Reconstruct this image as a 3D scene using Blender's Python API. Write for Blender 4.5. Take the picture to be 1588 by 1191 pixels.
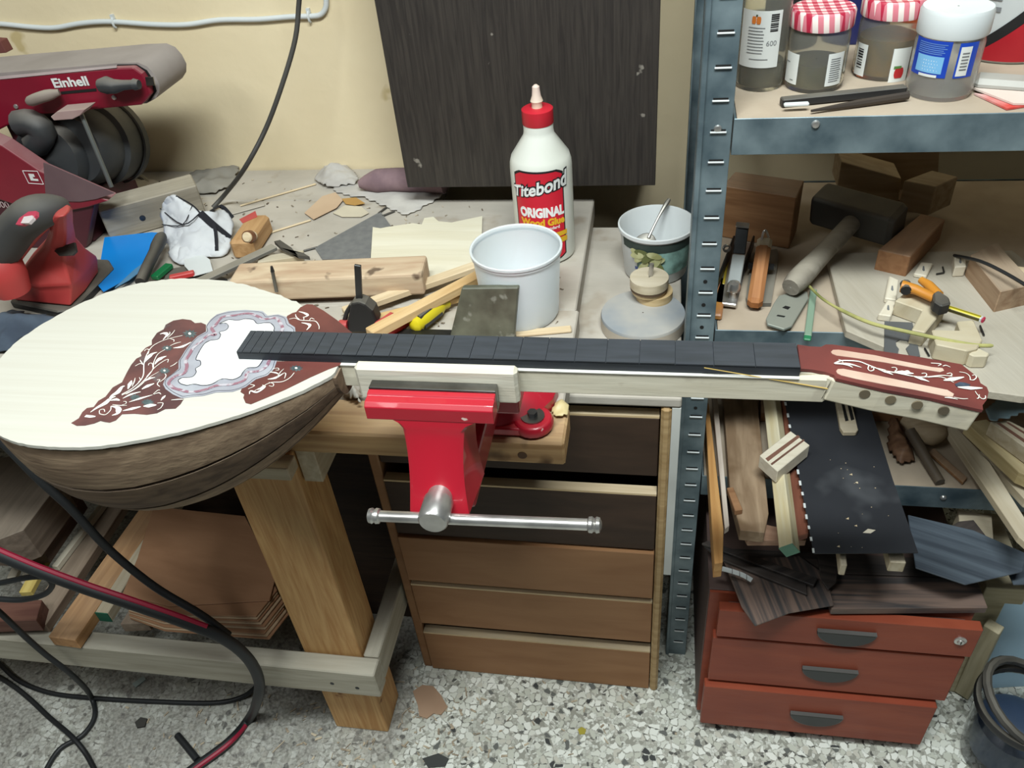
import bpy, bmesh, math, random
import numpy as np
from mathutils import Vector, Matrix, noise
for o in list(bpy.data.objects): bpy.data.objects.remove(o, do_unlink=True)
S = bpy.context.scene; COL = S.collection
random.seed(7)
# ---------------- camera
HC = 1.40; FPX = 1265.8
PITCH, YAW, ROLL = [math.radians(a) for a in (39.034, -12.697, 6.173)]
_f = Vector((math.sin(YAW)*math.cos(PITCH), math.cos(YAW)*math.cos(PITCH), -math.sin(PITCH)))
_r0 = Vector((math.cos(YAW), -math.sin(YAW), 0)); _d0 = _f.cross(_r0)
RI = _r0*math.cos(ROLL) + _d0*math.sin(ROLL); DN = -_r0*math.sin(ROLL) + _d0*math.cos(ROLL); FW = _f
cam = bpy.data.objects.new('camera', bpy.data.cameras.new('camera')); COL.objects.link(cam)
cam.matrix_world = Matrix(((RI.x, -DN.x, -FW.x, 0), (RI.y, -DN.y, -FW.y, 0), (RI.z, -DN.z, -FW.z, HC), (0, 0, 0, 1)))
cam.data.sensor_width = 36; cam.data.lens = 36*FPX/1588; cam.data.clip_start = .02
S.camera = cam
# ---------------- world, lamp, exposure
w = bpy.data.worlds.new('room_ambience'); S.world = w; w.use_nodes = True
w.node_tree.nodes['Background'].inputs[0].default_value = (.80, .93, 1.0, 1)
w.node_tree.nodes['Background'].inputs[1].default_value = .035
def area(name, loc, size, sy, power, col, target):
    l = bpy.data.lights.new(name, 'AREA'); l.shape = 'RECTANGLE'; l.size = size; l.size_y = sy; l.energy = power; l.color = col
    o = bpy.data.objects.new(name, l); COL.objects.link(o); o.location = loc
    o.rotation_euler = (Vector(target)-Vector(loc)).to_track_quat('-Z', 'Y').to_euler(); return o
area('ceiling_tube_lamp', (.0, .10, 2.45), .95, .22, 55, (.93, 1.0, .985), (-.15, .75, .6))
area('front_fill', (-1.15, -.40, 2.45), .9, .3, 15, (.96, 1.0, .97), (-.3, .7, .4))  # unseen fill added to brighten the front-facing surfaces
S.view_settings.view_transform = 'Standard'; S.view_settings.look = 'None'
S.view_settings.exposure = -.07; S.view_settings.gamma = 1; S.view_settings.use_curve_mapping = False

# ---------------- point helpers: a pixel seen on a known plane of the room
CP = Vector((0, 0, HC))
def ray(u, v): return RI*((u-794)/FPX) + DN*((v-595.5)/FPX) + FW
def PZ(u, v, z): d = ray(u, v); return CP + d*((z-HC)/d.z)
def PY(u, v, y): d = ray(u, v); return CP + d*(y/d.y)
def PX(u, v, x): d = ray(u, v); return CP + d*(x/d.x)
def PP(u, v, p, n): d = ray(u, v); n = Vector(n); return CP + d*((Vector(p)-CP).dot(n)/d.dot(n))
# ---------------- materials
def lin(c):
    r = []
    for x in c[:3]:
        x = x/255; r.append(x/12.92 if x <= .04045 else ((x+.055)/1.055)**2.4)
    return tuple(r)+(1,)
MATS = {}
def mk(name, c, c2=None, rough=.55, metal=0, scale=6, stretch=(1, 1, 1), dust=0, dustc=(176, 168, 152), bump=0, bscale=None, trans=0, spec=.5, detail=4, lo=.35, hi=.65, coat=0, spots=None, rings=0, alpha=1, aniso=0):
    if name in MATS: return MATS[name]
    m = bpy.data.materials.new(name); m.use_nodes = True; nt = m.node_tree; N = nt.nodes; L = nt.links
    b = N['Principled BSDF']; b.inputs['Roughness'].default_value = rough; b.inputs['Metallic'].default_value = metal
    b.inputs['Specular IOR Level'].default_value = spec; b.inputs['Transmission Weight'].default_value = trans
    b.inputs['Coat Weight'].default_value = coat; b.inputs['Alpha'].default_value = alpha
    c2 = c2 or tuple(x*.85 for x in c)
    tc = N.new('ShaderNodeTexCoord'); mp = N.new('ShaderNodeMapping'); mp.inputs['Scale'].default_value = stretch
    L.new(tc.outputs['Object'], mp.inputs[0])
    oi = N.new('ShaderNodeObjectInfo'); ad = N.new('ShaderNodeVectorMath'); ad.operation = 'MULTIPLY_ADD'
    L.new(oi.outputs['Random'], ad.inputs[0]); ad.inputs[1].default_value = (7, 13, 5); L.new(mp.outputs[0], ad.inputs[2])
    nz = N.new('ShaderNodeTexNoise'); nz.inputs['Scale'].default_value = scale; nz.inputs['Detail'].default_value = detail
    nz.inputs['Distortion'].default_value = rings
    L.new(ad.outputs[0], nz.inputs['Vector'])
    rp = N.new('ShaderNodeValToRGB'); rp.color_ramp.elements[0].position = lo; rp.color_ramp.elements[1].position = hi
    rp.color_ramp.elements[0].color = lin(c2); rp.color_ramp.elements[1].color = lin(c)
    L.new(nz.outputs['Fac'], rp.inputs[0]); out = rp.outputs[0]
    if spots:
        sc, sth, scol, ssc = spots   # colour, threshold
        n2 = N.new('ShaderNodeTexNoise'); n2.inputs['Scale'].default_value = ssc; n2.inputs['Detail'].default_value = 3
        L.new(tc.outputs['Object'], n2.inputs['Vector'])
        mr = N.new('ShaderNodeMapRange'); mr.inputs[1].default_value = sth; mr.inputs[2].default_value = sth+sc; L.new(n2.outputs['Fac'], mr.inputs[0])
        mx = N.new('ShaderNodeMix'); mx.data_type = 'RGBA'; L.new(mr.outputs[0], mx.inputs[0]); L.new(out, mx.inputs[6]); mx.inputs[7].default_value = lin(scol); out = mx.outputs[2]
    if dust:
        g = N.new('ShaderNodeNewGeometry'); sp = N.new('ShaderNodeSeparateXYZ'); L.new(g.outputs['Normal'], sp.inputs[0])
        mr = N.new('ShaderNodeMapRange'); mr.inputs[1].default_value = .2; mr.inputs[2].default_value = .95; L.new(sp.outputs['Z'], mr.inputs[0])
        n2 = N.new('ShaderNodeTexNoise'); n2.inputs['Scale'].default_value = 14; n2.inputs['Detail'].default_value = 5; L.new(g.outputs['Position'], n2.inputs['Vector'])
        m2 = N.new('ShaderNodeMapRange'); m2.inputs[1].default_value = .3; m2.inputs[2].default_value = .7; m2.inputs[3].default_value = dust*.55; m2.inputs[4].default_value = min(1, dust*1.2); L.new(n2.outputs['Fac'], m2.inputs[0])
        mu = N.new('ShaderNodeMath'); mu.operation = 'MULTIPLY'; L.new(mr.outputs[0], mu.inputs[0]); L.new(m2.outputs[0], mu.inputs[1])
        mx = N.new('ShaderNodeMix'); mx.data_type = 'RGBA'; L.new(mu.outputs[0], mx.inputs[0]); L.new(out, mx.inputs[6]); mx.inputs[7].default_value = lin(dustc); out = mx.outputs[2]
        ro = N.new('ShaderNodeMapRange'); ro.inputs[3].default_value = rough; ro.inputs[4].default_value = .9; L.new(mu.outputs[0], ro.inputs[0]); L.new(ro.outputs[0], b.inputs['Roughness'])
    L.new(out, b.inputs['Base Color'])
    if bump:
        bp = N.new('ShaderNodeBump'); bp.inputs['Strength'].default_value = bump; bp.inputs['Distance'].default_value = .004
        n3 = N.new('ShaderNodeTexNoise'); n3.inputs['Scale'].default_value = bscale or scale*3; n3.inputs['Detail'].default_value = 4
        L.new(mp.outputs[0], n3.inputs['Vector']); L.new(n3.outputs['Fac'], bp.inputs['Height']); L.new(bp.outputs[0], b.inputs['Normal'])
    MATS[name] = m; return m
def wood(name, c, c2, dust=0, rough=.6, st=(2, 26, 26), scale=3.2, spots=None, lo=.33, hi=.67, dustc=(176, 168, 152), rings=.6):
    return mk(name, c, c2, rough=rough, scale=scale, stretch=st, dust=dust, bump=.12, spots=spots, lo=lo, hi=hi, dustc=dustc, rings=rings, spec=.3)
# ---------------- mesh helpers
MW = {}
def frame(loc, x=None, z=None):
    if x is None: return Matrix.Translation(loc)
    x = Vector(x).normalized(); z = Vector(z or (0, 0, 1)); y = z.cross(x).normalized(); z = x.cross(y)
    return Matrix.Translation(loc) @ Matrix(((x.x, y.x, z.x), (x.y, y.y, z.y), (x.z, y.z, z.z))).to_4x4()
class MB:
    def __init__(s): s.v = []; s.f = []
    def add(s, vs, fs):
        n = len(s.v); s.v += [Vector(p) for p in vs]; s.f += [tuple(i+n for i in f) for f in fs]; return s
    def box(s, x0, x1, y0, y1, z0, z1):
        p = [(x, y, z) for x in (x0, x1) for y in (y0, y1) for z in (z0, z1)]
        return s.add(p, [(0, 1, 3, 2), (4, 6, 7, 5), (0, 4, 5, 1), (2, 3, 7, 6), (0, 2, 6, 4), (1, 5, 7, 3)])
    def obox(s, M, sx, sy, sz):
        p = [M @ Vector((x*sx/2, y*sy/2, z*sz/2)) for x in (-1, 1) for y in (-1, 1) for z in (-1, 1)]
        return s.add(p, [(0, 1, 3, 2), (4, 6, 7, 5), (0, 4, 5, 1), (2, 3, 7, 6), (0, 2, 6, 4), (1, 5, 7, 3)])
    def prism(s, poly, vec):
        poly = [Vector(p) for p in poly]; vec = Vector(vec); n = len(poly)
        return s.add(poly+[p+vec for p in poly], [tuple(range(n)), tuple(range(2*n-1, n-1, -1))]+[(i, (i+1) % n, n+(i+1) % n, n+i) for i in range(n)])
    def loft(s, rings, caps=True, closed=True):
        n = len(rings[0]); vs = [p for r in rings for p in r]; fs = []
        for k in range(len(rings)-1):
            for i in range(n if closed else n-1):
                j = (i+1) % n; fs.append((k*n+i, k*n+j, (k+1)*n+j, (k+1)*n+i))
        if caps: fs += [tuple(range(n-1, -1, -1)), tuple(range((len(rings)-1)*n, len(rings)*n))]
        return s.add(vs, fs)
    def tube(s, path, r, n=8, caps=True):
        path = [Vector(p) for p in path]; rs = r if isinstance(r, (list, tuple)) else [r]*len(path); rings = []
        t0 = (path[1]-path[0]).normalized(); up = Vector((0, 0, 1)) if abs(t0.z) < .9 else Vector((1, 0, 0)); a = t0.cross(up).normalized()
        for i, p in enumerate(path):
            t = (path[min(i+1, len(path)-1)]-path[max(i-1, 0)]).normalized(); a = (a-t*a.dot(t)).normalized(); b = t.cross(a)
            rings.append([p+(a*math.cos(k*2*math.pi/n)+b*math.sin(k*2*math.pi/n))*rs[i] for k in range(n)])
        return s.loft(rings, caps)
    def lathe(s, prof, M=None, n=28, caps=True):
        M = M or Matrix.Identity(4); rings = [[M @ Vector((r*math.cos(k*2*math.pi/n), r*math.sin(k*2*math.pi/n), z)) for k in range(n)] for r, z in prof]
        return s.loft(rings, caps)
    def build(s, name, mat, parent=None, smooth=False, M=None, bevel=0, seg=2, solid=0, subd=0, auto=None):
        """verts are world unless M is given (then local to M)"""
        if M is None:
            xs = [p.x for p in s.v]; ys = [p.y for p in s.v]; zs = [p.z for p in s.v]
            c = Vector(((min(xs)+max(xs))/2, (min(ys)+max(ys))/2, min(zs))); M = Matrix.Translation(c); vs = [p-c for p in s.v]
        else: vs = s.v
        me = bpy.data.meshes.new(name); me.from_pydata([tuple(p) for p in vs], [], s.f)
        bm = bmesh.new(); bm.from_mesh(me); bmesh.ops.recalc_face_normals(bm, faces=bm.faces)
        if smooth:
            for f in bm.faces: f.smooth = True
            for e in bm.edges:
                if len(e.link_faces) == 2 and e.calc_face_angle(0) > .7: e.smooth = False
        bm.to_mesh(me); bm.free()
        me.materials.append(mat); o = bpy.data.objects.new(name, me); COL.objects.link(o); MW[o] = M
        if parent: o.parent = parent; o.matrix_basis = MW[parent].inverted() @ M
        else: o.matrix_basis = M
        if subd: md = o.modifiers.new('s', 'SUBSURF'); md.levels = md.render_levels = subd
        if solid: md = o.modifiers.new('t', 'SOLIDIFY'); md.thickness = solid; md.offset = -1
        if bevel: md = o.modifiers.new('b', 'BEVEL'); md.width = bevel; md.segments = seg; md.limit_method = 'ANGLE'; md.angle_limit = .6
        return o
def tag(o, label, cat, group=None):
    o['label'] = label; o['category'] = cat
    if group: o['group'] = group
    return o
def thing(name, label, cat, loc, group=None, M=None):
    o = bpy.data.objects.new(name, None); COL.objects.link(o); o.empty_display_size = .02; MW[o] = M or Matrix.Translation(Vector(loc)); o.matrix_basis = MW[o]
    return tag(o, label, cat, group)
def struct(o): o['kind'] = 'structure'; return o
def copy_part(src, name, M, parent):
    o = src.copy(); o.name = name; COL.objects.link(o); MW[o] = M; o.parent = parent; o.matrix_basis = MW[parent].inverted() @ M; return o
def plank(name, a, b, w, t, mat, parent=None, up=(0, 0, 1), bevel=.0012, top=True, chop=0):
    """board along a->b (centre line of its upper face), w wide, t thick; grain runs along local X"""
    a = Vector(a); b = Vector(b); l = (b-a).length; M = frame((a+b)/2, b-a, up); m = MB()
    z0, z1 = (-t, 0) if top else (0, t)
    if chop: m.prism([(-l/2, -w/2, z0), (l/2-chop, -w/2, z0), (l/2, w/2, z0), (-l/2, w/2, z0)], (0, 0, t))
    else: m.box(-l/2, l/2, -w/2, w/2, z0, z1)
    return m.build(name, mat, parent, M=M, bevel=bevel, seg=1)
def stick(name, p, q, z, w, t, mat, label=None, cat=None, group=None, parent=None, z2=None, **k):
    """p,q pixels of the centre line of the upper face, seen on height z (z2 at the far end q)"""
    o = plank(name, PZ(*p, z), PZ(*q, z if z2 is None else z2), w, t, mat, parent, **k)
    return tag(o, label, cat, group) if label else o
def flat(name, px, z, t, mat, label=None, cat=None, group=None, parent=None, plane=None, bevel=0, rot=None, **k):
    """a flat piece whose outline is seen on height z (or on a plane (p, n)); t thick, downwards"""
    if plane: pts = [PP(u, v, *plane) for u, v in px]; n = Vector(plane[1]).normalized()
    else: pts = [PZ(u, v, z) for u, v in px]; n = Vector((0, 0, 1))
    if rot is not None:
        i, j = rot; c = sum(pts, Vector())/len(pts); M = frame(c, pts[j]-pts[i], n); Mi = M.inverted()
        o = MB().prism([Mi @ p for p in pts], (0, 0, -t)).build(name, mat, parent, M=M, bevel=bevel, seg=1)
    else: o = MB().prism(pts, -n*t).build(name, mat, parent, bevel=bevel, seg=1, **k)
    return tag(o, label, cat, group) if label else o
def smoothpath(pts, sub=6):
    pts = [Vector(p) for p in pts]; out = []
    for i in range(len(pts)-1):
        p0 = pts[max(i-1, 0)]; p1 = pts[i]; p2 = pts[i+1]; p3 = pts[min(i+2, len(pts)-1)]
        for k in range(sub):
            t = k/sub; out.append(.5*((2*p1)+(p2-p0)*t+(2*p0-5*p1+4*p2-p3)*t*t+(3*p1-p0-3*p2+p3)*t**3))
    return out+[pts[-1]]
def ribbon(m, pts, w0, w1, n, lift, mid=None):
    """flat ribbon on a plane of normal n, raised by lift, tapering w0->(mid)->w1"""
    pts = smoothpath(pts, 4); n = Vector(n); L = len(pts); vs = []; fs = []
    for i, p in enumerate(pts):
        t = (pts[min(i+1, L-1)]-pts[max(i-1, 0)]).normalized(); s = n.cross(t); k = i/(L-1)
        wd = w0+(w1-w0)*k if mid is None else (w0+(mid-w0)*k*2 if k < .5 else mid+(w1-mid)*(k*2-1))
        vs += [p+s*wd/2+n*lift, p-s*wd/2+n*lift]
        if i: fs.append((2*i-2, 2*i-1, 2*i+1, 2*i))
    m.add(vs, fs)
def textobj(name, s, size, M, mat, parent=None, bend=None, extrude=.0002, offset=0, shear=0, sx=1, warp=None):
    cu = bpy.data.curves.new(name, 'FONT'); cu.body = s; cu.size = size; cu.align_x = 'CENTER'; cu.align_y = 'CENTER'; cu.extrude = extrude; cu.offset = offset; cu.shear = shear; cu.resolution_u = 3
    t = bpy.data.objects.new('tmp', cu); COL.objects.link(t); dg = bpy.context.evaluated_depsgraph_get(); dg.update()
    me = bpy.data.meshes.new_from_object(t.evaluated_get(dg)); bpy.data.objects.remove(t); bpy.data.curves.remove(cu)
    me.name = name
    for v in me.vertices:
        v.co.x *= sx
        if warp: v.co = warp(v.co)
        if bend: r = bend; a = v.co.x/r; v.co = Vector(((r+v.co.z)*math.sin(a), v.co.y, (r+v.co.z)*math.cos(a)-r))
    me.materials.clear(); me.materials.append(mat); o = bpy.data.objects.new(name, me); COL.objects.link(o); MW[o] = M
    if parent: o.parent = parent; o.matrix_basis = MW[parent].inverted() @ M
    else: o.matrix_basis = M
    return o
def cloth(name, px, z, h, mat, seed=0, res=26, freq=18, label=None, cat=None, parent=None, thick=.0015, ridge=True, keep=None):
    pts = [PZ(u, v, z) for u, v in px]; xs = [p.x for p in pts]; ys = [p.y for p in pts]
    def inside(x, y):
        r = False; n = len(pts); j = n-1
        for i in range(n):
            if (pts[i].y > y) != (pts[j].y > y) and x < (pts[j].x-pts[i].x)*(y-pts[i].y)/(pts[j].y-pts[i].y)+pts[i].x: r = not r
            j = i
        return r
    def edge(x, y):
        d = 9
        for i in range(len(pts)):
            a = pts[i].xy; b = pts[(i+1) % len(pts)].xy; p = Vector((x, y)); t = max(0, min(1, (p-a).dot(b-a)/max((b-a).length_squared, 1e-9))); d = min(d, (p-a-(b-a)*t).length)
        return d
    m = MB(); idx = {}; mxd = 1e-6; tmp = []
    nx = res; ny = max(6, int(res*(max(ys)-min(ys))/(max(xs)-min(xs))))
    for i in range(nx+1):
        for j in range(ny+1):
            x = min(xs)+(max(xs)-min(xs))*i/nx; y = min(ys)+(max(ys)-min(ys))*j/ny
            if inside(x, y): d = edge(x, y); mxd = max(mxd, d); tmp.append((i, j, x, y, d))
    for i, j, x, y, d in tmp:
        nn = noise.fractal(Vector((x*freq+seed*9, y*freq, seed)), .9, 2.1, 3); nn = (1-abs(nn)*1.6) if ridge else .5+.5*nn
        idx[i, j] = len(m.v); m.v.append(Vector((x, y, z+thick+h*max(.0, nn)*(.25+.75*min(1, d/mxd*1.5)))))
    for (i, j) in idx:
        q = [(i, j), (i+1, j), (i+1, j+1), (i, j+1)]
        if all(k in idx for k in q): m.f.append(tuple(idx[k] for k in q))
    o = m.build(name, mat, parent, smooth=True, solid=thick, subd=1)
    for p in o.data.polygons: p.use_smooth = True
    return tag(o, label, cat) if label else o
def jit(a): return random.uniform(-a, a)
# ================= common materials
M_pine = wood('pine', (204, 164, 112), (180, 136, 86), rings=1.2)
M_pine_d = wood('pine_dusty', (196, 158, 110), (150, 108, 66), dust=.35, spots=(.1, .6, (96, 66, 40), 9))
M_pale = wood('pale_wood', (218, 200, 168), (198, 176, 142))
M_paled = wood('pale_wood_dusty', (200, 188, 164), (178, 162, 134), dust=.4)
M_dustb = mk('dusty_board', (178, 172, 162), (152, 145, 134), rough=.9, scale=7, stretch=(1, 2.5, 2), dust=.6, dustc=(188, 180, 168), spots=(.10, .60, (132, 116, 96), 16), bump=.2, detail=7)
M_steel = mk('steel', (150, 150, 148), (110, 110, 108), rough=.32, metal=1, scale=20)
M_dsteel = mk('dark_steel', (92, 94, 96), (60, 62, 64), rough=.4, metal=.9, scale=14)
M_chrome = mk('chrome', (208, 206, 203), (172, 170, 167), rough=.30, metal=.82, scale=30)
M_galv = mk('galvanised', (134, 150, 156), (66, 83, 92), rough=.42, metal=.35, scale=19, detail=7, lo=.28, hi=.78)
M_black = mk('black_plastic', (34, 34, 36), (24, 24, 26), rough=.5, dust=.25)
M_blackc = mk('black_cable', (32, 34, 36), (22, 23, 25), rough=.55)
M_redp = mk('red_plastic', (190, 48, 50), (168, 38, 42), rough=.45, dust=.12)
M_white = mk('white_plastic', (208, 212, 212), (198, 203, 204), rough=.4)
M_whitep = mk('white_print', (236, 238, 236), rough=.6)
M_blackp = mk('black_print', (22, 22, 24), rough=.6)
M_dark = mk('dark_gap', (12, 10, 9), rough=.9)
# ================= setting
def terrazzo():
    m = bpy.data.materials.new('terrazzo'); m.use_nodes = True; nt = m.node_tree; N = nt.nodes; L = nt.links; b = N['Principled BSDF']
    tc = N.new('ShaderNodeTexCoord'); nz = N.new('ShaderNodeTexNoise'); nz.inputs['Scale'].default_value = 60; L.new(tc.outputs['Object'], nz.inputs['Vector'])
    ds = N.new('ShaderNodeVectorMath'); ds.operation = 'MULTIPLY_ADD'; L.new(nz.outputs['Color'], ds.inputs[0]); ds.inputs[1].default_value = (.011, .011, 0); L.new(tc.outputs['Object'], ds.inputs[2])
    col = None
    def vor(sc, thr, ramp, prev, rnd, seed):
        mp = N.new('ShaderNodeMapping'); mp.inputs['Location'].default_value = (seed, seed*2, 0); L.new(ds.outputs[0], mp.inputs[0])
        v = N.new('ShaderNodeTexVoronoi'); v.inputs['Scale'].default_value = sc; v.inputs['Randomness'].default_value = 1; v.voronoi_dimensions = '2D'; L.new(mp.outputs[0], v.inputs['Vector'])
        ve = N.new('ShaderNodeTexVoronoi'); ve.feature = 'DISTANCE_TO_EDGE'; ve.inputs['Scale'].default_value = sc; ve.voronoi_dimensions = '2D'; L.new(mp.outputs[0], ve.inputs['Vector'])
        sp = N.new('ShaderNodeSeparateColor'); L.new(v.outputs['Color'], sp.inputs[0])
        r = N.new('ShaderNodeValToRGB'); r.color_ramp.interpolation = 'CONSTANT'; els = r.color_ramp.elements
        while len(els) < len(ramp): els.new(.5)
        for e, (p, c) in zip(els, ramp): e.position = p; e.color = lin(c)
        L.new(sp.outputs[0], r.inputs[0])
        e1 = N.new('ShaderNodeMath'); e1.operation = 'GREATER_THAN'; L.new(ve.outputs['Distance'], e1.inputs[0]); e1.inputs[1].default_value = thr
        e2 = N.new('ShaderNodeMath'); e2.operation = 'LESS_THAN'; L.new(sp.outputs[1], e2.inputs[0]); e2.inputs[1].default_value = rnd
        mu = N.new('ShaderNodeMath'); mu.operation = 'MULTIPLY'; L.new(e1.outputs[0], mu.inputs[0]); L.new(e2.outputs[0], mu.inputs[1])
        mx = N.new('ShaderNodeMix'); mx.data_type = 'RGBA'; L.new(mu.outputs[0], mx.inputs[0]); L.new(r.outputs[0], mx.inputs[7])
        if prev is None: mx.inputs[6].default_value = lin((146, 146, 136))
        else: L.new(prev, mx.inputs[6])
        return mx.outputs[2]
    col = vor(190, .05, [(0, (206, 208, 200)), (.3, (186, 188, 178)), (.55, (168, 168, 158)), (.75, (186, 185, 176)), (.88, (110, 110, 104)), (.95, (84, 84, 80))], None, .8, 0)
    col = vor(88, .10, [(0, (224, 226, 218)), (.35, (208, 210, 200)), (.6, (190, 192, 180)), (.8, (192, 190, 178)), (.9, (98, 100, 96)), (.96, (58, 60, 60))], col, .62, 3.3)
    # old sawdust lying in drifts to the left
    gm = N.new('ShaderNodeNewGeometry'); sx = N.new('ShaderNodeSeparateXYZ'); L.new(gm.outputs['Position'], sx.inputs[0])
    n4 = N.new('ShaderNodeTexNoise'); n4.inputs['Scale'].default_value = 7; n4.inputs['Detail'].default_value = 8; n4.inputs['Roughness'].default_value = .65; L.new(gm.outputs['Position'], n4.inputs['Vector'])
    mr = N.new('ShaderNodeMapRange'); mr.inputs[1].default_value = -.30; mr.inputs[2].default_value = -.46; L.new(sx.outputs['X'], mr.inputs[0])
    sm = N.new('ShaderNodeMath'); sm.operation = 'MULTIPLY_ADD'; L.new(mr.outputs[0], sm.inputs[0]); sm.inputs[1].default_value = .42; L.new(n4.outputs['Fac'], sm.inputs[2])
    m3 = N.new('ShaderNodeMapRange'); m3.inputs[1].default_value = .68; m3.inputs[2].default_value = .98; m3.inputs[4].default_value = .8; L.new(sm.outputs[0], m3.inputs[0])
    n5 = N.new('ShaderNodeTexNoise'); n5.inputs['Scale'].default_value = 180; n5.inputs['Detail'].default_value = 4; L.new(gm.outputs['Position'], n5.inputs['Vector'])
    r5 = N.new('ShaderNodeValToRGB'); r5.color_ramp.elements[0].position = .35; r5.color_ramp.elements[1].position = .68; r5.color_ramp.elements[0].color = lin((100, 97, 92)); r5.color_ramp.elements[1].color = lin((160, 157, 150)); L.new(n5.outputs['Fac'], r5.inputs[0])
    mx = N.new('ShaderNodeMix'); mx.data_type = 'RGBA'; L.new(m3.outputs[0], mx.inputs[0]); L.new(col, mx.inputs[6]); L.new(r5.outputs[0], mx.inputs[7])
    L.new(mx.outputs[2], b.inputs['Base Color']); b.inputs['Roughness'].default_value = .5
    return m
struct(MB().box(-2.8, 2.2, -1.6, 1.46, -.03, 0).build('floor', terrazzo()))
M_wall = mk('wall_paint', (228, 212, 178), (222, 205, 170), rough=.75, scale=5, bump=.15, bscale=60, spots=(.06, .70, (196, 176, 130), 14))
WY = 1.44
struct(MB().box(-2.8, 2.2, WY, WY+.08, 0, 2.5).build('wall_back', M_wall))
# cable run on the wall
cab = thing('wall_cable', 'white cable clipped along the beige wall above the belt sander', 'cable', PY(0, 40, WY-.004))
path = [PY(u, v, WY-.0045) for u, v in [(-60, 34), (0, 37), (50, 42), (85, 43), (120, 37), (150, 34), (180, 34), (240, 38), (290, 38), (340, 31), (400, 30), (450, 26), (485, 25), (498, 22), (505, 12), (506, -4), (506, -40)]]
MB().tube([path[0]+Vector((-1.2, 0, .01))]+smoothpath(path, 5)+[path[-1]+Vector((0, 0, 1.0))], .0047, 10).build('cable', M_white, cab, smooth=True)
for u, v in ((179, 34), (481, 25)):
    p = PY(u, v, WY); m = MB()
    m.tube([p+Vector((0, -.004+.009*math.sin(a)*-.6, .0085*math.cos(a))) for a in [i*math.pi/8 for i in range(9)]], .0022, 6)
    m.box(p.x-.003, p.x+.003, p.y-.006, p.y, p.z+.006, p.z+.014); m.build('cable_clip', M_white, cab)
# dark cupboard above the bench
M_wenge = mk('wenge_laminate', (60, 55, 51), (45, 41, 39), rough=.5, scale=5, stretch=(40, 40, 2.0), detail=6, rings=1.0, spots=(.03, .735, (130, 124, 116), 30), spec=.3)
CY = 1.265; a = PY(632, 291, CY); b = PY(1016, 291, CY)
wc = thing('wall_cabinet', 'dark brown wood-grain cupboard hanging on the wall behind the glue bottle', 'cabinet', ((a.x+b.x)/2, CY+.1, a.z))
MB().box(a.x, b.x, CY, CY+.019, a.z, 1.62).build('cupboard_door', M_wenge, wc, bevel=.001, seg=1)
MB().box(a.x+.004, b.x-.004, CY+.02, WY-.001, a.z+.002, 1.62).build('carcass', M_wenge, wc)

# ================= workbench
BT = .742
bench = thing('workbench', 'rough pine workbench holding the red vise and all the clutter', 'workbench', (-.6, 1.0, 0))
FX = PY(876, 715, .689).x
plank('front_plank', (-1.75, .722, .739), (FX, .722, .739), .066, .037, wood('bench_front', (200, 164, 116), (164, 124, 82), dust=.28, spots=(.08, .60, (104, 74, 46), 14)), bench, bevel=.003)
plank('top_board', (-1.75, .859, BT), (-.108, .859, BT), .204, .036, M_dustb, bench, bevel=.002)
plank('top_board', (-1.75, 1.133, BT), (-.112, 1.133, BT), .342, .036, M_dustb, bench, bevel=.002)
plank('top_board', (-1.75, 1.371, BT), (-.40, 1.371, BT), .132, .036, M_dustb, bench, bevel=.002)
M_leg = wood('leg_pine', (208, 166, 112), (184, 136, 84), st=(2.0, 30, 30), rings=1.6, spots=(.04, .7, (140, 92, 52), 16))
def upright(name, x0, x1, y0, y1, z0, z1, mat, parent, **k):
    M = frame(((x0+x1)/2, (y0+y1)/2, z0), (0, 0, 1), (0, -1, 0)); l = z1-z0; m = MB()
    # local X = world Z ; local Z = world -Y ; local Y = Z x X = (-Y)x(Z) = -X
    m.box(0, l, -(x1-x0)/2, (x1-x0)/2, -(y1-y0)/2, (y1-y0)/2); return m.build(name, mat, parent, M=M, **k)
upright('leg', -.552, -.452, .686, .76, 0, .7025, M_leg, bench, bevel=.003)
upright('leg', -.552, -.452, 1.32, 1.40, 0, .7025, M_leg, bench, bevel=.003)
upright('leg', -1.66, -1.56, .686, .76, 0, .7025, M_leg, bench, bevel=.003); upright('leg', -1.66, -1.56, 1.32, 1.40, 0, .7025, M_leg, bench, bevel=.003)
plank('apron_block', (-.437, .695, .703), (-.437, 1.38, .703), .026, .06, M_paled, bench)
plank('apron_block', (-.56, .672, .703), (-.445, .672, .703), .026, .022, M_paled, bench)
M_rail = wood('rail_wood', (178, 172, 156), (156, 149, 132), dust=.5, dustc=(176, 172, 160))
zr0 = PY(300, 1052, .652).z; zr1 = PY(300, 1021, .652).z
plank('front_rail', (-1.75, .668, zr1), (-.421, .668, zr1), .032, zr1-zr0, M_rail, bench, bevel=.002)
plank('side_rail', (-.436, .686, zr1), (-.436, 1.40, zr1), .026, zr1-zr0, M_rail, bench, bevel=.002)
plank('rear_rail', (-1.75, 1.29, zr1-.002), (-.455, 1.29, zr1-.002), .03, zr1-zr0, M_rail, bench, bevel=.002)
for u, v in ((515, 1060), (554, 1067)):
    p = PY(u, v, .652); MB().lathe([(.0001, 0), (.0035, .0006), (.0035, .003)], Matrix.Translation(p) @ Matrix.Rotation(-math.pi/2, 4, 'X') @ Matrix.Translation((0, 0, -.001)), 10).build('screw', M_dsteel, bench)
p = PY(810, 706, .689); MB().lathe([(.0005, .0006), (.005, .0006), (.0065, -.0004)], frame(p, (1, 0, 0), (0, -1, 0)), 14).build('knot', mk('knot_dark', (92, 62, 36), rough=.7), bench)
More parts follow.
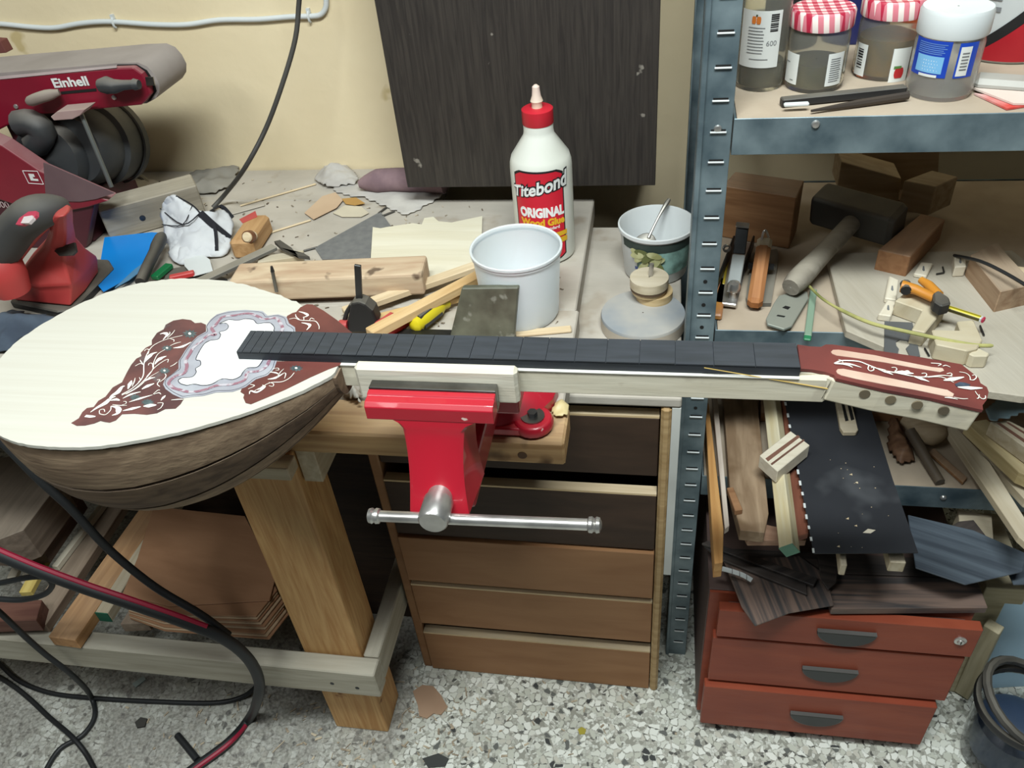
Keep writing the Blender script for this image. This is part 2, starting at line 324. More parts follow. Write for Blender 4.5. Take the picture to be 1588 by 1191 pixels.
# ================= old chest of drawers beneath the bench
M_chest = wood('chest_wood', (160, 118, 82), (146, 104, 70), st=(2, 10, 10), spots=(.1, .64, (96, 62, 38), 6))
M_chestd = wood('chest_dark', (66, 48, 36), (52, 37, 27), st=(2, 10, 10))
ch = thing('drawer_cabinet', 'old brown wooden chest of drawers beneath the bench behind the vise handle', 'drawer cabinet', (-.19, 1.0, 0))
CX0, CX1, CF = -.418, .033, .82
MB().box(CX0, CX0+.016, CF+.004, 1.27, 0, .66).build('side_panel', M_chest, ch, bevel=.002, seg=1)
MB().box(CX1-.022, CX1-.008, CF-.003, 1.27, 0, .687).build('side_panel', wood('chest_side', (186, 158, 116), (160, 130, 88)), ch, bevel=.004, seg=1)
MB().box(CX1-.0078, CX1+.0035, CF-.001, 1.26, .34, .687).build('white_strip', mk('old_white', (206, 208, 204), (180, 182, 178), rough=.7), ch)
MB().box(CX0+.016, CX1-.022, 1.25, 1.26, 0.02, .66).build('back_panel', M_chestd, ch)
MB().box(CX0+.016, CX1-.022, CF+.03, 1.25, .004, .014).build('bottom_panel', M_chestd, ch)
plank('top_board', (-.105, 1.045, .709), (.038, 1.045, .709), .45, .021, M_dustb, ch, bevel=.003) if 0 else MB().box(-.414, .037, CF-.002, 1.272, .6885, .7045).build('top_board', M_dustb, ch, bevel=.003)
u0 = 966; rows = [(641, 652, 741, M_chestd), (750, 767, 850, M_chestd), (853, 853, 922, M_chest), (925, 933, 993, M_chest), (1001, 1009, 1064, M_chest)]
M_edge = wood('edge_wood', (214, 190, 152), (190, 164, 124), dust=.4)
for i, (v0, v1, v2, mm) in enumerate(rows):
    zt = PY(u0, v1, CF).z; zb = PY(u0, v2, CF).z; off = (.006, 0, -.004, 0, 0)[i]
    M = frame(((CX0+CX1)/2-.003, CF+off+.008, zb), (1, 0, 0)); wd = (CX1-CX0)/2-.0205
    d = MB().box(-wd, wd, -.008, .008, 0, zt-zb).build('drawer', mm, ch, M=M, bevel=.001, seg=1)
    if v0 != v1:
        MB().box(-wd, wd, -.008, .0085, zt-zb+.0003, zt-zb+.004).build('top_edge', M_edge, d, M=M)
    MB().box(-wd+.02, wd-.02, .0085, .35, .002, max(.03, zt-zb-.03)).build('drawer_box', M_chestd, d, M=M)
# ================= galvanised shelving
sh = thing('metal_shelving', 'galvanised steel shelving unit with slotted uprights on the right', 'shelving', (.5, 1.1, 0))
SF = .898; SB = 1.335
def post(x0, y0, sy, z1, slots):
    m = MB(); t = .0016; W_ = .037
    m.box(x0, x0+W_, y0, y0+t*sy, 0, z1); m.box(x0, x0+t, y0+t*sy, y0+.036*sy, 0, z1); m.box(x0+W_-t, x0+W_, y0+t*sy, y0+.009*sy, 0, z1)
    m.box(x0+.0006, x0+.006, y0-.0035*sy, y0, 0, z1)
    p = m.build('upright', M_galv, sh, bevel=.0005, seg=1)
    if slots:
        lipm = None
        for z in slots:
            c = Vector((x0+.0225, y0-.0002, z))
            if lipm is None:
                a = MB().box(-.008, .008, -.0004, .0003, -.0015, .0008).build('slot', M_dark, p, M=Matrix.Translation(c))
                b = MB().box(-.009, .009, -.0022, .0003, -.0032, -.0014).build('slot_lip', M_white, p, M=Matrix.Translation(c), bevel=.0006); lipm = (a, b)  # lip coloured white to paint in the glint along each slot
            else: copy_part(lipm[0], 'slot', Matrix.Translation(c), p); copy_part(lipm[1], 'slot_lip', Matrix.Translation(c), p)
        for z in [s_+.014 for s_ in slots if .60 < s_ < .85]:
            MB().lathe([(.0026, -.0005), (.0026, .0004)], Matrix.Translation((x0+.021, y0-.0002, z)) @ Matrix.Rotation(math.pi/2, 4, 'X'), 10).build('hole', M_dark, p)
    return p
zs = []; z = PY(1130, 47, SF).z
dz = (PY(1130, 47, SF).z-PY(1096, 335, SF).z)/6
while z > .03: zs.append(z); z -= dz
zs = [zs[0]+dz] + zs
post(.039, SF, 1, 1.45, zs); post(.042, SB, -1, 1.45, None); post(1.052, SF, 1, 1.45, None); post(1.052, SB, -1, 1.45, None)
M_chip = mk('shelf_board', (176, 158, 136), (150, 132, 112), rough=.85, scale=16, dust=.55, dustc=(172, 160, 144))
for zt in (1.041, .757, .484):
    MB().box(.0775, 1.05, SF+.0005, SF+.002, zt-.042, zt).box(.0775, 1.05, SF+.002, SF+.012, zt-.0425, zt-.041).build('shelf_beam', M_galv, sh, bevel=.0006, seg=1)
    MB().box(.0775, 1.05, SB-.003, SB-.0005, zt-.042, zt).build('shelf_beam', M_galv, sh)
    MB().box(.0775, .080, SF+.002, SB-.003, zt-.042, zt).build('end_beam', M_galv, sh)
    MB().box(.081, 1.05, SF+.003, SB-.004, zt-.010, zt-.0015).build('shelf_board', M_chip, sh)
for u, v, zt in ((1113, 200, 1.02), (1265, 193, 1.02), (1463, 772, .46)):
    p = PY(u, v, SF); MB().lathe([(.0005, .0022), (.0035, .0018), (.0048, 0), (.0048, -.0005)], Matrix.Translation(p) @ Matrix.Rotation(math.pi/2, 4, 'X'), 12).build('rivet', M_chrome, sh, smooth=True)
# ================= bouzouki
FZ = .935; BYC = .590
bz = thing('bouzouki', 'unfinished bouzouki clamped by its neck in the red vise', 'bouzouki', (-.3, BYC, .765))
prof = [(-.6645, .0), (-.664, .012), (-.661, .028), (-.652, .052), (-.640, .076), (-.625, .097), (-.609, .113), (-.588, .126), (-.565, .1345), (-.54, .1385), (-.509, .1385), (-.478, .1345), (-.446, .125), (-.415, .113), (-.387, .0985), (-.363, .084), (-.343, .069), (-.323, .053), (-.309, .038), (-.3, .027), (-.298, .022)]
def hw(x):
    for (x0, w0), (x1, w1) in zip(prof, prof[1:]):
        if x0 <= x <= x1: return w0+(w1-w0)*(x-x0)/(x1-x0)
    return 0
M_top = mk('spruce_top', (190, 188, 179), (185, 182, 172), rough=.5, scale=3, stretch=(1, 60, 1), lo=.3, hi=.7, spec=.25)
up = smoothpath([Vector((x, BYC+w_, FZ)) for x, w_ in prof], 5)
dn = smoothpath([Vector((x, BYC-w_, FZ)) for x, w_ in prof], 5)
up = [p+Vector((jit(.0006), jit(.0012), 0)) for p in up]; dn = [p+Vector((0, jit(.0004), 0)) for p in dn[1:]]
sb = MB().prism(up+dn[::-1], (0, 0, -.0035)).build('soundboard', M_top, bz)
M_stA = wood('walnut_stave', (152, 130, 106), (112, 92, 74), st=(3, 30, 30), rough=.75, dust=.2)
M_stB = wood('walnut_stave_dark', (126, 104, 84), (90, 72, 58), st=(3, 30, 30), rough=.75, dust=.2)
NS = 9; xs = [p for p in np.linspace(-.6635, -.300, 34)]
def dep(x):
    t = (x+.6645)/(.3645); return .170*math.sqrt(max(0, 1-((t-.40)/.40)**2))**1.0 if t < .40 else .170-.136*((t-.40)/.60)**1.8
def bowl(x, th, off):
    w_ = max(.0005, hw(x)*.985+off); d = max(.0004, dep(x)+off); s_ = math.sin(th); c_ = math.cos(th)
    return Vector((x, BYC+w_*math.copysign(abs(c_)**.92, c_), FZ-.0036-d*abs(s_)**.92))
for k in range(NS):
    a0 = math.pi*k/NS; a1 = math.pi*(k+1)/NS; g = .016; m = MB(); rings = []
    for x in xs:
        ths = [a0+g+(a1-a0-2*g)*j/5 for j in range(6)]
        rings.append([bowl(x, t, 0) for t in ths]+[bowl(x, t, -.004) for t in ths[::-1]])
    m.loft(rings).build('stave', (M_stA, M_stB)[k % 2], bz, smooth=True)
MB().loft([[bowl(x, math.pi*j/24, -.0035) for j in range(25)] for x in xs], caps=False, closed=False).build('bowl_lining', mk('bowl_lining', (34, 25, 18), rough=.9), bz, smooth=True)
MB().loft([[bowl(-.3, math.pi*j/16, -.0002) for j in range(17)], [bowl(-.3, math.pi*j/16, -.0002)+Vector((.0035, 0, 0)) for j in range(17)]]).build('heel_cap', M_stB, bz)
# fingerboard with sawn fret slots
M_ebony = mk('ebony', (42, 46, 53), (31, 35, 40), rough=.55, scale=6, stretch=(3, 30, 30), dust=.12, dustc=(104, 110, 118), spec=.4)
FT = .9455; y0f, y1f = .583, .617; xn = .125; xe = -.402
fb = MB().prism([(xe, y0f-.0005, FZ+.0006), (xn, y0f-.0005, FZ+.0006), (xn, y1f+.0005, FZ+.0006), (xe, y1f+.0005, FZ+.0006)], (0, 0, .0086)).build('fingerboard', M_ebony, bz)
fr = [xn-.67*(1-2**(-i/12)) for i in range(0, 27)]+[xe]
for xa, xb in zip(fr, fr[1:]):
    if xa-xb > .004: MB().box(xb+.0003, xa-.0003, y0f-.0005, y1f+.0005, FT-.0018, FT).build('fret_segment', M_ebony, fb)
M_neck = wood('neck_maple', (206, 200, 182), (192, 183, 162), st=(1.5, 14, 14), spots=(.05, .62, (186, 178, 160), 26))
nk = plank('neck', (-.302, .6, FZ), (.150, .6, FZ), .039, .028, M_neck, bz, bevel=.002)
MB().box(-.3, .125, .5794, .6204, FZ-.0008, FZ+.0002).build('binding_strip', mk('binding', (240, 238, 230), rough=.5), nk)
ln = MB(); p0 = PY(1092, 570, .5803); p1 = PY(1285, 604, .5803)
ln.tube([p0+Vector((0, -.0003, 0)), Vector((.150, .5800, p1.z+.001))], .0005, 5); ln.build('glue_line', mk('glue_line', (190, 160, 84), rough=.6), nk)
# headstock, tilted back
TH = math.radians(13); HP = Vector((.124, .6, .9435)); HN = Vector((math.sin(TH), 0, math.cos(TH)))
M_head = mk('stained_veneer', (112, 52, 48), (84, 38, 38), rough=.5, scale=14, detail=5)
z8 = lambda pts: [(1200+x/4.093, 500+y/4.093) for x, y in pts]
hv = z8([(150, 140), (230, 152), (300, 155), (330, 140), (370, 140), (600, 170), (900, 215), (1190, 265), (1250, 312), (1300, 352), (1312, 385), (1352, 410), (1364, 440), (1352, 490), (1325, 525), (1328, 556), (1200, 528), (1000, 480), (700, 425), (400, 355), (385, 335), (330, 315), (250, 300), (172, 293)])
HPL = (HP, HN)
flat('headstock_veneer', hv, 0, .003, M_head, parent=bz, plane=HPL)
hb = [PP(u, v, *HPL)-HN*.0032 for u, v in z8([(160, 145), (300, 157), (370, 143), (600, 173), (900, 218), (1185, 268), (1300, 356), (1355, 420), (1325, 520), (1326, 553), (1200, 525), (1000, 478), (700, 423), (400, 353), (330, 313), (176, 292)])]
hd = MB().prism(hb, -HN*.0235).build('headstock', M_neck, bz, bevel=.0015)
# carved transition between neck and headstock
tr = [Vector((.148, y, z)) for y, z in ((.581, FZ), (.619, FZ), (.619, FZ-.027), (.6, FZ-.028), (.581, FZ-.027))]
q = [PP(u, v, *HPL)-HN*.004 for u, v in z8([(372, 350), (372, 146)])]
t2 = [q[0], q[1], q[1]-HN*.02, (q[0]+q[1])/2-HN*.022, q[0]-HN*.02]
MB().loft([tr, [(a_+b_)/2+HN*.001 for a_, b_ in zip(tr, t2)], t2]).build('neck_transition', M_neck, bz, smooth=True)
M_slot = mk('slot_wood', (200, 176, 160), (182, 150, 134), rough=.7, scale=18)
for sl in ([(362, 188), (375, 176), (410, 175), (640, 210), (800, 245), (1000, 285), (1070, 292), (1080, 308), (1055, 317), (900, 292), (700, 255), (500, 225), (400, 212), (370, 200)],
           [(395, 310), (405, 298), (440, 296), (640, 335), (900, 390), (1100, 430), (1142, 455), (1135, 474), (1080, 468), (900, 430), (700, 395), (520, 360), (430, 338), (402, 324)]):
    MB().prism([PP(u, v, *HPL)-HN*.0002 for u, v in z8(sl)], HN*.0006).build('tuner_slot', M_slot, hd)
for x, y in ((577, 455), (741, 491), (911, 526), (1079, 561)):
    # tuner holes along the near side of the headstock
    e0 = PP(*z8([(400, 358)])[0], *HPL); e1 = PP(*z8([(1326, 556)])[0], *HPL); sd = (e1-e0).normalized(); n_ = HN.cross(sd); n_ = n_ if n_.y < 0 else -n_
    c = PP(*z8([(x, y)])[0], e0-HN*.010, n_)
    M = frame(c+n_*.0004, sd, n_)
    MB().lathe([(.0046, -.0012), (.0046, .0)], M, 16).build('tuner_hole', mk('hole_wood', (112, 100, 78), (84, 74, 58), rough=.9), hd)
# white scrollwork
M_scroll = mk('scroll_white', (240, 236, 226), rough=.5)
def scrolls(name, lists, conv, plane, parent, lift, mat=M_scroll, k=.001):
    m = MB(); n = Vector(plane[1]).normalized()
    for pts, w0, mid, w1 in lists:
        ribbon(m, [PP(u, v, *plane) for u, v in conv(pts)], w0*k, w1*k, n, lift, mid*k)
    return m.build(name, mat, parent)
scrolls('vine_inlay', [
    ([(382, 265), (420, 248), (470, 246), (540, 252), (600, 275), (680, 305), (780, 325), (880, 345), (960, 350), (1060, 340), (1130, 345)], 1, 1.2, .6),
    ([(385, 266), (450, 268), (500, 290)], .6, 2.4, .4), ([(400, 262), (480, 268), (555, 290)], .5, 1.8, .3), ([(408, 240), (430, 246), (436, 258)], .5, .6, .4),
    ([(600, 280), (596, 300), (612, 312), (632, 304), (628, 290), (614, 292)], .7, .7, .5), ([(640, 292), (700, 312), (755, 336)], .4, 3.4, .3), ([(745, 290), (770, 290), (778, 303), (766, 314)], .5, .7, .6),
    ([(755, 320), (820, 322), (885, 328)], .4, 4.0, .6), ([(828, 315), (850, 312), (860, 322)], .8, 1.4, .6), ([(880, 345), (930, 360), (985, 380)], .5, 3.0, .3), ([(935, 328), (960, 326), (968, 338), (955, 348)], .5, .7, .6),
    ([(975, 352), (1060, 350), (1140, 385)], .5, .8, .5), ([(1075, 372), (1130, 364), (1205, 350)], .6, 3.6, .6), ([(1095, 330), (1120, 325), (1128, 336), (1112, 345)], .5, .7, .5), ([(1165, 415), (1240, 420), (1322, 420)], .8, 3.4, .8),
    ([(995, 262), (1030, 264), (1060, 268), (1040, 280)], .6, .8, .4), ([(1070, 282), (1090, 276), (1118, 288)], .4, .8, .5), ([(1175, 318), (1215, 325), (1240, 345), (1245, 370)], .5, .7, .6), ([(1240, 365), (1262, 370), (1282, 355), (1275, 338), (1256, 340)], .7, .7, .5),
    ([(1275, 440), (1290, 462), (1318, 488), (1340, 484), (1340, 468)], .5, .8, .6), ([(1302, 462), (1296, 484), (1285, 487)], .5, .7, .4), ([(1082, 480), (1120, 482), (1165, 492)], .6, 1.4, .4), ([(1140, 478), (1190, 488), (1230, 488)], .5, .7, .4)], z8, HPL, hd, .0008, k=.00135)
flat('blue_flower', z8([(1150, 390), (1180, 378), (1215, 382), (1250, 394), (1230, 410), (1190, 412), (1160, 405)]), 0, .0005, mk('shell_blue', (62, 76, 96), (40, 50, 64), rough=.3, scale=60), parent=hd, plane=(HP+HN*.0006, HN))
# decoration on the soundboard
FPL = (Vector((0, 0, FZ)), Vector((0, 0, 1)))
za = lambda pts: [(100+x/6.268, 480+y/6.268) for x, y in pts]
zb_ = lambda pts: [(240+x/4.9625, 460+y/4.9625) for x, y in pts]
M_rose = mk('stained_rosewood', (100, 62, 60), (74, 48, 50), rough=.5, scale=26, detail=5, spots=(.1, .6, (92, 88, 90), 34))
M_rose2 = mk('stained_red', (104, 56, 50), (82, 42, 40), rough=.5, scale=20, detail=5)
def inlay(name, px, t, mat, parent=sb):
    return MB().prism([PZ(u, v, FZ) for u, v in px], (0, 0, t)).build(name, mat, parent)
inlay('pickguard_inlay', za([(66, 1106), (140, 1060), (175, 1000), (220, 960), (285, 950), (330, 890), (400, 850), (470, 760), (560, 710), (610, 610), (650, 540), (700, 480), (750, 455), (742, 425), (790, 375), (850, 345), (850, 300), (900, 230), (965, 195), (985, 150), (1060, 110), (1150, 95), (1230, 105), (1270, 135), (1330, 130), (1376, 150), (1376, 330), (1250, 560), (1100, 640), (1010, 760), (1100, 830), (1160, 870), (1130, 920), (1080, 965), (980, 970), (900, 1010), (800, 1025), (680, 1015), (560, 1020), (500, 1080), (440, 1102), (390, 1095), (350, 1085), (290, 1110), (200, 1130), (120, 1133)]), .0004, M_rose)
inlay('pickguard_inlay', zb_([(1020, 150), (1060, 128), (1090, 120), (1120, 85), (1170, 60), (1215, 62), (1300, 110), (1400, 180), (1520, 280), (1000, 280), (1000, 200)]), .0004, M_rose2)
inlay('pickguard_inlay', zb_([(820, 500), (1440, 500), (1425, 530), (1340, 560), (1200, 622), (1000, 720), (860, 780), (740, 830), (700, 820), (682, 780), (690, 755), (660, 735), (700, 640), (780, 560)]), .0004, M_rose2)
M_frame = mk('frame_grey', (158, 160, 168), (138, 138, 148), rough=.5, scale=30)
outer = zb_([(205, 785), (140, 755), (85, 715), (65, 680), (80, 640), (150, 590), (185, 560), (185, 500), (205, 470), (235, 420), (280, 360), (330, 310), (400, 270), (398, 225), (430, 180), (480, 140), (570, 115), (700, 105), (830, 115), (870, 150), (950, 140), (1015, 160), (1035, 210), (1080, 240), (1085, 280), (980, 420), (940, 500), (920, 560), (870, 610), (780, 640), (700, 700), (600, 735), (470, 740), (380, 765), (300, 772)])
inner = zb_([(250, 690), (200, 675), (185, 650), (215, 632), (290, 625), (322, 590), (318, 560), (355, 535), (352, 500), (320, 490), (340, 440), (385, 370), (430, 345), (490, 335), (510, 300), (500, 280), (550, 265), (570, 235), (545, 210), (500, 215), (570, 185), (640, 190), (700, 178), (760, 185), (790, 215), (840, 210), (890, 210), (920, 240), (915, 280), (880, 400), (830, 500), (790, 548), (720, 555), (680, 590), (660, 620), (600, 645), (520, 640), (440, 680), (370, 690), (310, 680)])
inlay('rosette_frame', outer, .0007, M_frame)
inlay('rosette_centre', inner, .0010, mk('rosette_white', (226, 228, 226), (220, 222, 220), rough=.4))
def loopline(px, wd, lift, mat, name, parent=sb):
    m = MB(); ribbon(m, [PZ(u, v, FZ) for u, v in px+px[:1]], wd, wd, (0, 0, 1), lift); return m.build(name, mat, parent)
M_line = mk('dark_purfling', (58, 58, 70), rough=.5); M_mauve = mk('mauve_shell', (134, 96, 110), (172, 168, 176), rough=.4, scale=160, lo=.42, hi=.52)
loopline(inner, .0008, .0013, M_line, 'purfling'); 
shrink = lambda px, f: [(sum(p[0] for p in px)/len(px)*(1-f)+u*f, sum(p[1] for p in px)/len(px)*(1-f)+v*f) for u, v in px]
loopline(shrink(outer, .965), .0005, .0009, M_line, 'purfling')
mid = zb_([(150, 710), (110, 670), (160, 620), (230, 595), (250, 540), (240, 500), (270, 450), (300, 400), (360, 350), (420, 300), (470, 300), (440, 250), (470, 225), (520, 165), (620, 150), (720, 135), (800, 160), (840, 180), (930, 170), (970, 210), (985, 260), (950, 300), (900, 420), (870, 530), (800, 580), (720, 590), (690, 650), (600, 680), (480, 690), (380, 725), (270, 740)])
loopline(mid, .0034, .0011, M_mauve, 'shell_band')
scrolls('scroll_inlay', [
    ([(205, 1040), (260, 1046), (305, 1046)], 3, 3.4, 1.2), ([(255, 1005), (320, 960), (400, 915), (450, 870), (500, 850)], .6, 5.5, 1.2), ([(430, 885), (470, 840), (520, 810), (560, 760), (590, 750)], 1, 5.5, .8), ([(450, 890), (500, 880), (540, 890)], 1, 3.6, 1),
    ([(345, 1020), (400, 1028), (450, 985), (455, 945)], .8, 1, .8), ([(345, 1020), (345, 985), (385, 975), (395, 1000)], .8, .8, .8), ([(455, 945), (520, 960), (525, 1010), (465, 1035)], .8, 5.5, .8), ([(470, 930), (540, 938), (610, 938)], .6, 1, .4), ([(560, 935), (600, 920), (600, 900), (575, 900)], .5, .7, .5),
    ([(560, 830), (650, 780), (730, 710), (770, 640), (775, 540), (800, 450), (850, 370), (930, 320), (1030, 285), (1150, 258)], 1.2, 1, .6), ([(560, 838), (680, 780), (780, 690), (860, 590), (870, 520), (910, 440), (980, 395)], 1, 1, .6), ([(600, 830), (720, 760), (820, 670), (920, 610)], .8, 1, .4), ([(800, 660), (880, 570), (960, 510), (1010, 490), (1005, 520)], .6, .8, .6),
    ([(780, 520), (810, 480), (850, 440), (905, 420)], .5, 5.5, .4), ([(880, 540), (910, 500), (950, 475), (995, 458)], .5, 5.5, .4), ([(930, 245), (970, 235), (1000, 250), (960, 300)], .6, 4, .6), ([(1000, 270), (1025, 240), (1025, 222)], .5, 1, .4), ([(1000, 285), (1050, 240), (1075, 205)], .5, .9, .4), ([(1030, 290), (1065, 300), (1065, 320)], .5, .8, .5),
    ([(775, 545), (740, 530), (690, 555)], .6, 1, .7), ([(770, 540), (745, 510), (738, 495)], .5, 1, .4), ([(815, 440), (825, 400), (800, 390), (780, 410)], .5, .8, .7), ([(860, 570), (855, 530), (825, 530), (820, 548)], .5, .8, .7), ([(1030, 358), (1080, 335), (1135, 322)], .5, 1, .5), ([(1060, 380), (1150, 365), (1235, 320)], .5, 4, .4),
    ([(620, 780), (640, 730), (655, 695)], .6, 4.6, .6), ([(660, 755), (680, 710), (690, 670)], .5, 1.2, .4), ([(720, 710), (740, 690), (730, 665)], .5, .8, .5), ([(770, 710), (820, 680), (885, 665)], .5, 3.6, .4), ([(755, 780), (810, 750), (875, 725)], 1, 4.6, 1), ([(570, 870), (650, 830), (745, 805)], .6, 3, .6), ([(630, 905), (740, 870), (860, 835)], .5, 3, .5), ([(570, 990), (660, 970), (745, 950)], .6, 4, 1), ([(770, 945), (830, 940), (895, 935)], 1, 5.5, 1.2),
    ([(865, 828), (910, 790), (930, 790)], .6, 1, .5), ([(870, 830), (920, 815), (940, 830)], .6, 1.2, .5), ([(905, 915), (960, 915), (940, 960), (905, 980)], .6, .9, .6), ([(940, 890), (965, 860), (985, 840)], .6, 3, .5), ([(900, 690), (930, 690), (905, 730), (930, 755)], .6, 1, .6), ([(930, 710), (970, 680), (990, 650), (980, 630)], .6, 1, .6), ([(1030, 560), (1070, 540), (1100, 515)], .6, 1, .5), ([(1040, 885), (1100, 880), (1160, 878)], .5, 1.4, .8)], za, FPL, sb, .0008)
scrolls('scroll_inlay', [
    ([(1035, 178), (1080, 170), (1120, 185), (1190, 190), (1240, 195), (1265, 230), (1265, 255)], .6, 1, .6), ([(1110, 120), (1150, 130), (1180, 150), (1140, 165)], .6, 3, .5), ([(1085, 140), (1090, 160), (1115, 180)], .5, 1, .5), ([(1130, 205), (1180, 215), (1195, 230), (1170, 262)], .6, 3.6, .6), ([(1190, 190), (1205, 170), (1230, 180)], .5, .9, .5), ([(1150, 190), (1150, 165), (1170, 160)], .5, .8, .5)], zb_, FPL, sb, .0008)
scrolls('scroll_inlay', [
    ([(730, 755), (740, 730), (790, 740), (850, 700), (830, 685)], .6, 2.4, .6), ([(735, 680), (770, 690), (720, 715)], .6, 1, .5), ([(770, 730), (840, 690), (900, 665), (980, 660), (1040, 630), (1075, 590)], .6, 1, .7), ([(790, 720), (830, 705), (855, 690)], 1, 4, 1), ([(870, 640), (930, 630), (1000, 590)], .5, 3.4, .4), ([(880, 585), (930, 590), (960, 605)], .5, 2, .4), ([(905, 560), (950, 555), (955, 570), (930, 570)], .5, .8, .5), ([(945, 625), (965, 590), (995, 560)], .5, 1, .4), ([(880, 665), (915, 675), (910, 695), (880, 690)], .5, .8, .5), ([(1000, 635), (1010, 600), (1000, 590)], .5, 1, .4)], zb_, FPL, sb, .0008)
M_shell = mk('shell_green', (84, 100, 104), (54, 66, 70), rough=.3, scale=90)
for nm, cx, cy, rx, ry, cv in (('flower', 1220, 240, 75, 45, za), ('flower', 1000, 380, 60, 30, za), ('flower', 975, 600, 60, 35, za), ('flower', 690, 860, 60, 35, za), ('flower', 810, 905, 70, 35, za), ('flower', 1090, 555, 55, 26, zb_)):
    pts = []
    for i in range(20): r_ = 1 if i % 2 else .6; pts.append((cx+rx*r_*math.cos(i*math.pi/10), cy+ry*r_*math.sin(i*math.pi/10)))
    inlay(nm, cv(pts), .0006, M_shell)
    if cy < 700: inlay('flower_centre', cv([(cx+rx*.2*math.cos(i), cy+ry*.25*math.sin(i)) for i in range(6)]), .001, M_scroll)

# ================= vise
M_vise = mk('vise_red', (178, 24, 44), (166, 20, 40), rough=.42, scale=5, coat=.3, spots=(.02, .72, (226, 200, 190), 40))
vs = thing('bench_vise', 'red steel bench vise on the bench edge with chrome spindle handle', 'vise', (-.19, .74, .739))
pa = PY(555, 600, .566); pb = PY(803, 600, .566)
jz0 = PY(800, 628, .566).z; jz1 = PY(800, 577, .566).z
pad = plank('clamping_board', (pa.x, .572, jz1), (pb.x, .572, jz1), .0125, jz1-jz0, wood('pad_wood', (210, 205, 190), (196, 189, 172)), bevel=.003)
tag(pad, 'pale wooden clamping pad between the red vise jaw and the bouzouki neck', 'wood block')
p2 = plank('clamping_board', (pa.x, .6262, jz1-.012), (pb.x+.01, .6262, jz1-.012), .0125, jz1-jz0-.012, MATS['pad_wood'], bevel=.003)
tag(p2, 'pale wooden clamping pad on the far side of the neck', 'wood block')
ja = PY(571, 603, .553); jb = PY(769, 615, .553); jt = .930
MB().box(ja.x, jb.x, .5535, .5655, jt-.025, jt).build('jaw_plate', M_steel, vs, bevel=.001)
MB().box(ja.x, jb.x, .633, .646, jt-.04, jt-.018).build('jaw_plate', M_steel, vs, bevel=.001)
MB().prism([(ja.x, .5533, jt-.0015), (ja.x, .5475, jt-.0022), (ja.x, .5465, jt-.004), (ja.x, .5385, jt-.004), (ja.x, .5345, jt-.008), (ja.x, .5345, jt-.0225), (ja.x, .5533, jt-.0225)], (jb.x-ja.x, 0, 0)).build('jaw_head', M_vise, vs, bevel=.0008)
# curved front column of the moving jaw
rings = []; c0 = PY(619, 648, .535).x; c1 = PY(720, 652, .535).x; b0 = PY(634, 790, .508).x; b1 = PY(726, 795, .508).x; zt = jt-.021; zb = PY(670, 797, .508).z
for i in range(17):
    t = i/16; z = zt+(zb-zt)*t; fl_ = .016*max(0, 1-t*7)**2; xa = c0+(b0-c0)*t+.003*math.sin(t*3.14)-fl_*.8; xb = c1+(b1-c1)*t-.004*math.sin(t*3.14)+fl_; yf = .5352-.028*(1-math.cos(t*1.57))-.004*math.sin(t*3.14); yb = .5655
    rings.append([(xa, yf+.003, z), (xa+.004, yf, z), (xb-.004, yf, z), (xb, yf+.003, z), (xb+.005, yb, z), (xa+.002, yb, z)])
MB().loft([[Vector(p) for p in r] for r in rings]).build('jaw_column', M_vise, vs, smooth=True)
MB().box(c0+.012, c1-.008, .552, .742, .772, .815).build('slide_beam', M_vise, vs, bevel=.004)
# fixed body and base
MB().prism([(ja.x, .646, jt-.022), (ja.x, .656, jt-.026), (ja.x, .69, .862), (ja.x, .70, .82), (ja.x, .646, .82)], (jb.x-ja.x, 0, 0)).build('fixed_jaw', M_vise, vs, bevel=.003)
ring0 = []; cx_, cy_ = (ja.x+jb.x)/2, .77
def oct_(sx, sy, z): return [Vector((cx_+sx*math.cos(a), cy_+sy*math.sin(a), z)) for a in [i*math.pi/10 for i in range(20)]]
MB().loft([oct_(.085, .075, .7425), oct_(.085, .075, .757), oct_(.062, .06, .775), oct_(.05, .035, .782)]).build('body', M_vise, vs, smooth=True)
bp = PZ(826, 646, .757)
base = MB().lathe([(.024, 0), (.025, .008), (.022, .0145)], Matrix.Translation((bp.x, bp.y, .7425)), 20); base.box(bp.x-.07, bp.x, bp.y-.02, bp.y+.03, .7425, .754)
base.build('base_lug', M_vise, vs, bevel=.002, smooth=True)
MB().lathe([(.0145, 0), (.0145, .002)], Matrix.Translation((bp.x, bp.y, .7571)), 18).build('washer', M_steel, vs)
MB().lathe([(.006, 0), (.006, .006)], Matrix.Translation((bp.x, bp.y, .7592)), 6).build('bolt', M_dsteel, vs)
# spindle and handle
sc_ = PY(670, 812, .480); sy = Vector((0, 1, .0))
Ms = Matrix.Translation((sc_.x, .480, sc_.z)) @ Matrix.Rotation(-math.pi/2, 4, 'X')
MB().lathe([(.001, 0), (.0125, .0005), (.0145, .003), (.0145, .028), (.0125, .030), (.0125, .05)], Ms, 28).build('spindle_head', M_chrome, vs, smooth=True)
ha = PY(582, 800, .495); hb2 = PY(920, 814, .495)
hn = MB().tube([ha, hb2], .0055, 16).build('handle_bar', M_chrome, vs, smooth=True)
dirh = (hb2-ha).normalized()
for p, d_ in ((ha, -dirh), (hb2, dirh)):
    MB().lathe([(.0045, -.006), (.0075, -.004), (.0078, -.001), (.0062, .001), (.0078, .003), (.0070, .006), (.003, .0078)], frame(p, d_.cross(Vector((0, 1, 0))), d_), 18).build('handle_knob', M_chrome, hn, smooth=True)
